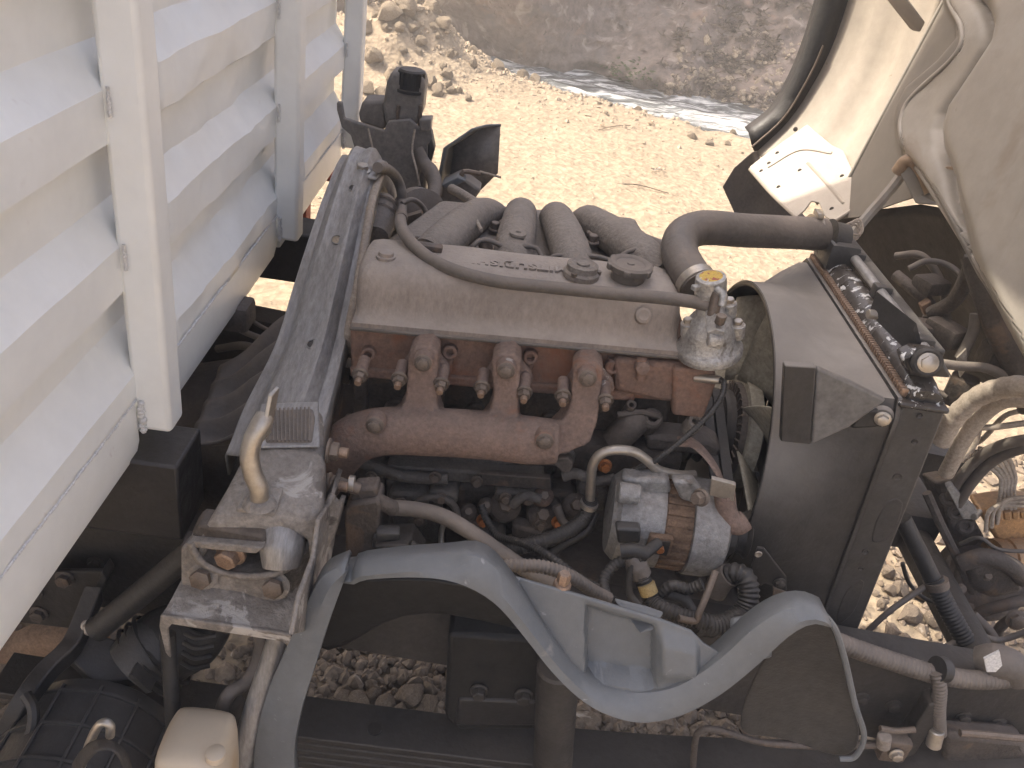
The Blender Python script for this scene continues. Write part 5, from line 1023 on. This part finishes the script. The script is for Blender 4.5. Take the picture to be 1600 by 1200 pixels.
# ================================================================== TILTED CAB
cab = thing('tilted_cab', 'underside of the tilted cream truck cab standing over the radiator', 'cab', (.95, .0, .75))
def floor_pt(Yv, s_, off=0):   # s_ = height along the tilted floor pan, off = bulge towards the engine
    return Vector((.715 + .16 * (s_ - 1.2) - off, Yv, s_ + off * .15))
crv1 = [(-200, 1445), (0, 1478), (40, 1500), (75, 1502), (110, 1470), (150, 1420), (180, 1405), (205, 1404), (240, 1412), (270, 1440), (300, 1462), (330, 1480), (420, 1530), (520, 1590), (620, 1650)]
crv2 = [(-200, 1500), (0, 1556), (30, 1582), (60, 1591), (90, 1585), (140, 1550), (190, 1514), (215, 1507), (245, 1510), (290, 1530), (330, 1540), (420, 1570), (520, 1622), (620, 1680)]
ny, ns = 300, 190
def pan_off(x, y):
    if y > 700 or x > 2600: return .06
    c1, c2 = interp(crv1, y), interp(crv2, y)
    o = .060 * smooth(-10, 46, x - c1) - .010 * smooth(40, 100, x - c1)
    o -= .016 * math.exp(-((x - c2) / 7) ** 2)          # pressed crease
    o += .045 * smooth(0, 60, x - c2)
    return o
def low_edge(x): return interp([(1200, 345), (1340, 340), (1400, 318), (1440, 305), (1470, 320), (1490, 352), (1530, 432), (1600, 520), (1700, 640), (1900, 900)], x)
pm = MB(); cols_ = []
for j in range(ny + 1):
    Yv = .555 - 1.45 * (j / ny) ** 1.25; lo_s, hi_s = .9, 1.9
    for _ in range(24):
        md_ = (lo_s + hi_s) / 2; x, y = pixel(floor_pt(Yv, md_)); lo_s, hi_s = (lo_s, md_) if y < low_edge(x) else (md_, hi_s)
    c_ = []
    for i in range(ns + 1):
        s_ = lo_s + (2.35 - lo_s) * (i / ns) ** 1.3; x, y = pixel(floor_pt(Yv, s_)); c_.append(floor_pt(Yv, s_, pan_off(x, y) + .0022 * noise.noise(Vector((Yv * 4, s_ * 4, 2)))))
    cols_.append(c_)
pm.grid(cols_)
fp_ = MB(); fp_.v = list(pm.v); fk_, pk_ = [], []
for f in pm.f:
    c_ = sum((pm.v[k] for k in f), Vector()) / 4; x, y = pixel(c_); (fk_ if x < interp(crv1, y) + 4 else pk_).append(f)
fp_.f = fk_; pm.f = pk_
fp_.build('side_panel', 'cab_under_shade', cab, angle=70, solid=.003)  # darker copy of the pan colour, shade put into the side panel
sb_ = []
for i in range(ns + 1):
    for j in range(ny):
        x, y = pixel(cols_[j][i])
        if x > interp(crv1, y) + 2: sb_.append(cols_[j][i]); break
sb_ = [sum(sb_[max(0, k - 4):k + 5], Vector()) / len(sb_[max(0, k - 4):k + 5]) for k in range(len(sb_))]
MB().tube(sb_[::3], .0055, n=8, seg=3).build('seam_bead', 'cab_under', cab, angle=80)
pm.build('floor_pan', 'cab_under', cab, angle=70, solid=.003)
# strap lip where the pan meets the wheel house: side panel edge
MB().tube([floor_pt(.556, 1.215 + k * .06, .002) for k in range(18)], .005, n=8).build('pan_edge', 'cab_under', cab, angle=60)
# wheel house: curved cream panel between pan and outer arch
arc = [(1180, 240), (1232, 190), (1272, 130), (1302, 70), (1326, 0), (1345, -70), (1352, -150), (1345, -240)]
arc_out = [(1170, 208), (1212, 174), (1241, 124), (1263, 70), (1284, 0), (1298, -70), (1302, -150), (1292, -240)]
YF = .82
ro = catmull(AY(arc, YF), 5); ri = [Vector((p.x + .10, .57, p.z - .03)) for p in ro]
wh = []
for k in range(13):
    t = k / 12; row = []
    for p, q in zip(ro, ri):
        c = p.lerp(q, t); c.x += .028 * math.sin(t * math.pi) - .012 * smooth(.22, .30, t) * (1 - smooth(.36, .46, t)) - .010 * smooth(.62, .70, t) * (1 - smooth(.78, .86, t)); row.append(c)
    wh.append(row)
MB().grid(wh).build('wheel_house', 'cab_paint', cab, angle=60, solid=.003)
po = catmull(AY(arc_out, YF + .012), 5); pi_ = catmull(AY(arc, YF + .006), 5)
MB().grid([[p + UY * .05 for p in po], po, [a.lerp(b, .5) - Vector((.004, .012, 0)) for a, b in zip(po, pi_)], pi_, [p + Vector((.01, .02, 0)) for p in pi_]]).build('arch_trim', 'rubber_black', cab, angle=60, solid=.005)
MB().tube(pi_, .0035, n=6, smooth=False).build('trim_edge', 'cab_paint', cab)
MB().tube([a.lerp(b, .62) - Vector((.006, .016, 0)) for a, b in zip(po[:16], pi_[:16])], .0025, n=6, smooth=False).build('trim_bead', 'bolt_dusty', cab)
# outer cab side behind the trim
MB().grid([[p + UY * .052 for p in po], [Vector((p.x + .9, p.y + .055, p.z + .15)) for p in po]]).build('outer_side', 'cab_paint', cab, solid=.004)
# sunlit lower plate and its rolled edges
pl = [(1172, 262, .80), (1200, 240, .79), (1262, 196, .75), (1300, 228, .66), (1318, 236, .64), (1330, 262, .62), (1349, 312, .60), (1345, 320, .60), (1302, 347, .63), (1290, 340, .645), (1280, 318, .66), (1268, 316, .675), (1258, 330, .69), (1246, 340, .71), (1206, 302, .76)]
pa = A(1290, 270, Y=.60); pn_ = Vector((-.62, -.42, .66)).normalized()
PP = lambda L_, o=0: [AP(x, y, pa - pn_ * 0, pn_) + (CAM - pa).normalized() * o for x, y in L_]
MB().prism(PP([q[:2] for q in pl]), pn_ * .004).build('lower_plate', 'cab_paint', cab, bev=.0012)
for L_ in ([(1345, 318), (1322, 334), (1302, 346)], [(1172, 264), (1206, 303), (1246, 341)], [(1262, 255), (1290, 285), (1318, 318)], [(1200, 262), (1250, 235), (1300, 240)]):
    MB().tube(PP(L_, .003), .0045, n=8).build('plate_bead', 'cab_paint', cab)
for x, y in ((1190, 268), (1202, 256), (1215, 240), (1243, 202), (1250, 267), (1217, 293), (1300, 327), (1316, 276)):
    MB().lathe([(.0055, 0), (.002, .001)], PP([(x, y)], .0045)[0], (CAM - pa), 10).build('plate_hole', 'cab_dark', cab)
MB().prism(AY([(1128, 292), (1146, 262), (1176, 236), (1182, 262), (1212, 300), (1250, 340), (1252, 372), (1200, 372), (1148, 336)], .80), (.02, .02, 0)).build('mud_corner', 'rubber', cab, bev=.003)
# brace from the pan to the lower plate corner
MB().tube(AY([(1318, 388, .25), (1345, 350, .27), (1395, 292, .28), (1418, 258, .28)]), .0105, n=8, seg=3).build('stay_arm', 'cab_under', cab)
MB().tube(AY([(1402, 268, .27), (1415, 252, .26), (1428, 252, .25), (1442, 270, .24), (1455, 300, .22)]), .012, n=10).build('stay_bracket', 'cab_brown', cab)
MB().prism(AY([(1404, 268, .26), (1420, 252, .26), (1445, 272, .25), (1462, 320, .22), (1430, 318, .24)]), (.008, 0, 0)).build('bracket_web', 'cab_under', cab, bev=.002)
for k in range(3):
    c = A(1328 + k * 3, 362 - k * 4, Y=.24); MB().tube([c + Vector((.018 * math.cos(a), .01 * math.sin(a * 2), .014 * math.sin(a))) for a in [i * 6.283 / 12 for i in range(13)]], .0022, n=6, seg=3).build('tie_wire', 'hose_pale', cab)
# strap across the upper wheel house
MB().prism(AY([(1370, -20, .56), (1420, 44, .53), (1432, 46, .52), (1440, 30, .51), (1395, -30, .53)]), (.01, 0, -.004)).build('strap', 'cab_paint', cab, bev=.002)
# brown lower legs of the floor pan
def leg(ptsL, ptsR, name, m):
    Lc, Rc = catmull(AY(ptsL), 5), catmull(AY(ptsR), 5)
    MB().grid([[p + Vector((.03, 0, 0)) for p in Lc], Lc, [a.lerp(b, .5) - UX * .012 for a, b in zip(Lc, Rc)], Rc, [p + Vector((.03, 0, 0)) for p in Rc]]).build(name, m, cab, angle=60, solid=.004)
leg([(1470, 262, .14), (1490, 310, .12), (1512, 372, .08), (1545, 440, .04), (1590, 505, -.02), (1640, 590, -.08)], [(1512, 262, .10), (1530, 320, .07), (1548, 370, .04), (1585, 440, -.01), (1630, 510, -.06), (1690, 590, -.12)], 'pan_leg', 'cab_brown')
# inner front of the cab below the pan, deep shade put into its colour
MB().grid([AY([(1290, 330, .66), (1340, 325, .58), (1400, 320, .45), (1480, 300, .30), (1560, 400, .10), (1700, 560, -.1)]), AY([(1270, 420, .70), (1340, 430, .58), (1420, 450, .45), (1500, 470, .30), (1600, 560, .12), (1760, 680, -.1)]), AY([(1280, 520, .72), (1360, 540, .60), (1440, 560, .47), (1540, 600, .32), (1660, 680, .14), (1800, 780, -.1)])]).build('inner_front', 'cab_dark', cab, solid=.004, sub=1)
# ================================================================== RIGHT FRONT: steering, hoses, pipes
hz_ = dict(n=14)
hose('wrapped_hose', 'thick tape wrapped hose arching beside the radiator corner', 'hose', AY([(1470, 690, -.02), (1492, 652, -.03), (1525, 622, -.05), (1560, 608, -.08), (1600, 604, -.12), (1660, 620, -.16)]), .0185, 'hose_pale', n=16, ribs=(.026, .0012))
hose('bypass_hose', 'plain dusty hose curving below the tape wrapped hose', 'hose', AY([(1478, 740, .0), (1510, 680, -.02), (1545, 640, -.04), (1580, 624, -.07), (1650, 630, -.12)]), .0145, 'hose_pale', n=14)
hose('steering_hose', 'long dark hose rising from the grey clip beyond the radiator', 'hose', AY([(1485, 775, .02), (1500, 748, .01), (1530, 715, .0), (1570, 694, -.03), (1640, 682, -.08)]), .0105, 'rubber', n=12)
hose('steering_hose', 'second dark hose beside the first above the grey clip', 'hose', AY([(1497, 788, .01), (1515, 758, .0), (1545, 725, -.01), (1585, 704, -.04), (1650, 692, -.09)]), .0105, 'rubber', n=12)
cp = thing('hose_clip', 'grey flat clip holding the two steering hoses', 'clip', A(1500, 790, Y=.02)); MB().prism(AY([(1478, 762), (1488, 758), (1528, 800), (1524, 812), (1505, 812)], .0), (0, .012, .003)).build('plate', 'alternator_alu', cp, bev=.002); MB().cyl(A(1522, 808, Y=-.004), A(1530, 800, Y=.02), .007, 10).build('screw', 'zinc', cp)
mbk = thing('master_block', 'dusty dark steering block with three round ports', 'block', A(1490, 790, Y=.05))
MB().prism(AY([(1462, 755), (1490, 750), (1540, 840), (1520, 862), (1495, 860)], .04), (0, .06, -.02)).build('body', 'dark_iron', mbk, bev=.006)
for x, y in ((1482, 778), (1494, 800), (1508, 822)): MB().lathe([(.017, -.004), (.017, .003), (.013, .005), (.008, .003), (.008, -.003)], A(x, y, Y=.036), (-.2, -.8, .5), 22).build('port', 'dark_iron', mbk)
MB().tube(AY([(1448, 770, .02), (1470, 820, .0), (1500, 880, -.02), (1520, 925, -.03)]), .009, n=8, smooth=False).build('edge_strip', 'dark_iron', mbk)
bpk = thing('brake_pipe_manifold', 'ochre painted pipe manifold with bent brake pipes', 'pipes', A(1570, 800, Y=.0))
MB().prism(AY([(1530, 800), (1600, 790), (1640, 800), (1640, 850), (1560, 850)], .02), (0, .06, 0)).build('body', 'brass', bpk, bev=.008)
for k in range(5):
    MB().tube(AY([(1505 + k * 6, 720 - k * 5, .05), (1540 + k * 8, 728 - k * 4, .04), (1562 + k * 6, 745, .03), (1564 + k * 5, 765, .02), (1558 + k * 7, 800, .018)]), .0042, n=8).build('brake_pipe', 'hose_pale', bpk, angle=70)
for k in range(3):
    MB().tube(AY([(1540 + k * 9, 830 - k * 6, .0), (1545 + k * 10, 800 - k * 6, -.005), (1570 + k * 8, 790 - k * 6, -.005), (1640, 792 - k * 7, -.03)]), .0042, n=8).build('brake_pipe', 'hose_pale', bpk, angle=70)
for k in range(6): MB().cyl(A(1548 + k * 13, 812 - k * 1, Y=.01), A(1547 + k * 13, 798, Y=.012), .008, 6).build('pipe_nut', 'brass', bpk)
MB().lathe([(.040, 0), (.040, .018), (.036, .02), (.036, .028), (.040, .03), (.040, .075), (.030, .08)], A(1552, 872, Y=-.0), (1, .2, .15), 28).build('reservoir_can', 'brass', bpk, angle=30)
sg = thing('steering_gearbox', 'dusty round steering gearbox cover at the front of the frame', 'steering box', A(1545, 920, Y=.0))
MB().lathe([(.085, -.05), (.085, .0), (.078, .006), (.066, .008), (.064, .016), (.05, .022), (.02, .024)], A(1540, 905, Y=.0), (-.15, -.75, .6), 36).build('housing', 'dark_iron', sg, angle=30)
MB().tube(AY([(1500, 880, -.03), (1540, 870, -.04), (1580, 885, -.05), (1600, 905, -.05)]), .018, n=10).build('lobe', 'dark_iron', sg)
MB().prism(AY([(1515, 885), (1560, 875), (1600, 890), (1600, 925), (1555, 935), (1522, 920)], -.045), (0, .04, -.03)).build('cover', 'dark_iron', sg, bev=.01)
for a in range(6): MB().hexbolt(A(1540, 905, Y=.0) + Vector((.07 * math.cos(a * 1.05), -.04 + .0 * a, .05 * math.sin(a * 1.05))), (-.15, -.75, .6), .008, .010).build('bolt', 'bolt_dusty', sg)
MB().tube(AY([(1500, 985, -.06), (1530, 958, -.07), (1570, 945, -.08), (1610, 935, -.08)]), .012, n=12).build('lever', 'dark_iron', sg)
MB().tube(AY([(1600, 960, -.10), (1575, 970, -.1), (1560, 985, -.1), (1562, 1005, -.1)]), .010, n=12).build('lever', 'dark_iron', sg)
MB().hexbolt(A(1588, 968, Y=-.12), (-.2, -1, .3), .015, .016).build('bolt', 'bolt_dusty', sg)
hose('steering_shaft', 'dark steering shaft tube slanting past the radiator bracket', 'shaft', AY([(1410, 810, -.12), (1440, 870, -.14), (1462, 915, -.155)]), .0155, 'rubber_black', n=14, smooth=False)
hose('steering_boot', 'black corrugated boot on the steering shaft above the rail', 'boot', AY([(1458, 905, -.153), (1480, 950, -.18), (1505, 995, -.21), (1530, 1035, -.24)]), .0185, 'rubber_black', n=16, ribs=(.007, .002))
MB().lathe([(.022, -.007), (.022, .007)], A(1463, 912, Y=-.157), (.4, -.3, -.8), 20).build('boot_clamp', 'bolt_dusty', bpy.data.objects['steering_boot'])
hose('drag_wire', 'thin brown cable crossing the gravel under the radiator', 'cable', AY([(1346, 995, -.2), (1390, 955, -.18), (1440, 920, -.16), (1465, 905, -.155)]), .0055, 'rubber', n=8)
hose('loop_wire', 'thin black wire looping above the gravel', 'cable', AY([(1410, 880, -.1), (1420, 910, -.1), (1445, 935, -.11), (1480, 945, -.13)]), .004, 'rubber_black', n=8)
hose('rail_conduit', 'long corrugated conduit lying on the front of the frame rail', 'conduit', AY([(1300, 1000, -.40), (1340, 1015, -.40), (1400, 1035, -.40), (1460, 1053, -.40), (1520, 1062, -.395), (1570, 1060, -.385), (1590, 1050, -.375)]), .0155, 'rubber', n=16, ribs=(.007, .0018))
hose('drop_conduit', 'short corrugated conduit dropping down over the rail face', 'conduit', AY([(1462, 1050, -.41), (1468, 1075, -.42), (1466, 1110, -.425), (1468, 1145, -.425)]), .0115, 'rubber', n=14, ribs=(.006, .0015))
MB().lathe([(.020, -.008), (.020, .008)], A(1470, 1046, Y=-.405), (1, .2, -.2), 20).build('conduit_tie', 'rubber_black', bpy.data.objects['rail_conduit'])
tj = thing('taped_joint', 'taped cable joint with a white paper tag on the frame rail', 'cable', A(1555, 1050, Y=-.37)); MB().tube(AY([(1525, 1030, -.36), (1550, 1032, -.37), (1580, 1040, -.38), (1592, 1062, -.385)]), [.02, .028, .026, .02], n=16).build('tape', 'rubber', tj, angle=60)
MB().prism(AY([(1538, 1030), (1562, 1018), (1566, 1040), (1556, 1050), (1542, 1050)], -.40), (0, .004, 0)).build('tag', 'white_tag', tj)
vb2 = thing('rail_valve', 'grey valve bracket bolted to the outside of the front rail', 'valve', A(1440, 1140, Y=-.42))
MB().prism(AY([(1452, 1102), (1466, 1098), (1462, 1130), (1430, 1180), (1412, 1186), (1420, 1150), (1438, 1125)], -.43), (0, .03, 0)).build('bracket', 'chassis', vb2, bev=.003)
MB().cyl(A(1464, 1140, Y=-.43), A(1458, 1165, Y=-.435), .012, 14).build('plug', 'zinc', vb2)
MB().box(A(1395, 1165, Y=-.43), (.045, .03, .05), bev=.006).build('body', 'bolt_dusty', vb2)
MB().cyl(A(1382, 1150, Y=-.45), A(1380, 1166, Y=-.45), .011, 12).build('bush', 'cast_alu_dusty', vb2)
MB().tube(AY([(1375, 1138, -.44), (1400, 1142, -.44), (1430, 1140, -.44)]), .005, n=8).build('pipe', 'bolt_dusty', vb2)
MB().hexbolt(A(1400, 1178, Y=-.448), -UY, .009, .01).build('bolt', 'zinc', vb2)
sp_ = thing('spring_hanger', 'dark spring hanger plate below the front rail', 'bracket', A(1520, 1180, Y=-.43)); MB().prism(AY([(1480, 1150), (1600, 1160), (1640, 1230), (1470, 1230)], -.42), (0, .04, 0)).build('plate', 'dark_iron', sp_, bev=.01); MB().tube(AY([(1500, 1145), (1560, 1150), (1620, 1156)], -.44), .006, n=8).build('lip', 'bolt_dusty', sp_)
# jumble behind the radiator
jm = [([(1400, 430, .25), (1430, 455, .2), (1455, 480, .18), (1450, 500, .16)], .012, 'dark metal linkage arm in the shade behind the radiator'), ([(1455, 490, .15), (1490, 470, .12), (1512, 430, .1), (1520, 400, .1)], .014, 'curved dark bracket arm rising towards the tilted cab'),
      ([(1520, 400, .08), (1535, 450, .05), (1560, 520, .02), (1590, 580, .0), (1610, 640, -.02)], .02, 'thick dark harness running down below the cab pan'), ([(1500, 560, .05), (1520, 520, .06), (1525, 490, .07)], .010, 'short ribbed hose near the cab harness'),
      ([(1470, 568, .0), (1500, 572, .0), (1540, 575, .0), (1575, 590, .0)], .009, 'condenser pipe leaving the radiator bush bracket'), ([(1420, 420, .2), (1450, 408, .2), (1490, 420, .18), (1530, 470, .1)], .006, 'thin wire tangled above the linkage arm')]
for pts, r, lb in jm: hose('linkage', lb, 'linkage', AY(pts), r, 'dark_iron' if r > .011 else 'rubber', n=10)
MB().prism(AY([(1440, 480), (1455, 470), (1458, 490), (1448, 500)], .16), (0, .02, 0)).build('rust_tab', 'tan_pipe', label='small brown rusty tab behind the radiator rail', cat='bracket', bev=.002)
MB().prism(AY([(1495, 560), (1510, 545), (1512, 575), (1500, 590)], .02), (0, .004, 0)).build('torn_tape', 'cloth_old', label='torn pale tape scrap by the radiator corner', cat='tape')
MB().box((.90, .25, .62), (.16, .35, .10), bev=.02).build('front_crossmember', 'chassis', label='dark front cross member beyond the steering gear', cat='cross member')

for k, (x, y, Y, sx, sy, sz_) in enumerate([(1430, 520, .12, .06, .05, .05), (1478, 520, .10, .05, .07, .04), (1500, 610, .06, .05, .05, .06), (1560, 560, .05, .06, .06, .05), (1455, 445, .20, .05, .06, .03)]):
    MB().box(A(x, y, Y=Y), (sx, sy, sz_), rot=('Z', .5 * k), bev=.008).build('relay_box', 'dark_iron', label=['dark relay box just behind the radiator rail', 'dusty box between the bracket arm and the radiator', 'dark box under the tape wrapped hose', 'dark box hanging in the shade of the cab pan', 'flat dark box below the tangled wire'][k], cat='box')

cab_l = [([(1480, 640, .05), (1500, 660, .02), (1540, 668, .0), (1610, 660, -.03)], .006, 'pale cable below the tape wrapped hose'), ([(1490, 700, .08), (1530, 690, .05), (1570, 650, .02), (1610, 640, .0)], .005, 'thin pale cable crossing behind the dark steering hoses'), ([(1500, 850, .0), (1530, 840, -.02), (1560, 858, -.03), (1610, 862, -.04)], .004, 'thin cable lying over the steering block'),
         ([(1520, 960, -.10), (1545, 985, -.12), (1570, 1020, -.16), (1610, 1040, -.18)], .010, 'dark cable sagging beside the steering gearbox'), ([(1480, 1010, -.22), (1520, 990, -.2), (1560, 1000, -.18), (1610, 985, -.18)], .006, 'thin loose cable above the taped joint'), ([(1420, 560, .1), (1440, 600, .08), (1480, 620, .05)], .007, 'short cable behind the radiator corner'),
         ([(1400, 400, .30), (1440, 400, .26), (1470, 440, .22), (1480, 500, .18)], .008, 'cable drooping in the shade inside the cab front'), ([(1505, 600, .05), (1530, 640, .02), (1525, 690, .0), (1500, 720, .0)], .005, 'dusty cable dropping past the bypass hose')]
for pts, r, lb in cab_l: hose('loose_cable', lb, 'cable', AY(pts), r, 'hose_pale' if 'pale' in lb or 'dusty' in lb else 'rubber', n=8)
# ================================================================== HAZE added to lift shadows and soften the distance
hb = MB().box((0, 0, 2.6), (430, 430, 9.6)); ho = bpy.data.meshes.new('haze'); ho.from_pydata([tuple(v) for v in hb.v], [], hb.f)
hm = bpy.data.materials.new('haze'); hm.use_nodes = True; hm.node_tree.nodes.remove(hm.node_tree.nodes['Principled BSDF'])
pv = hm.node_tree.nodes.new('ShaderNodeVolumePrincipled'); pv.inputs['Color'].default_value = (.95, .89, .81, 1); pv.inputs['Density'].default_value = .02
hm.node_tree.links.new(pv.outputs[0], hm.node_tree.nodes['Material Output'].inputs['Volume']); ho.materials.append(hm)
hz = bpy.data.objects.new('haze', ho); col.objects.link(hz); hz['kind'] = 'stuff'; hz['label'] = 'thin pale haze added over the whole place to lift the shadows'; hz['category'] = 'haze'
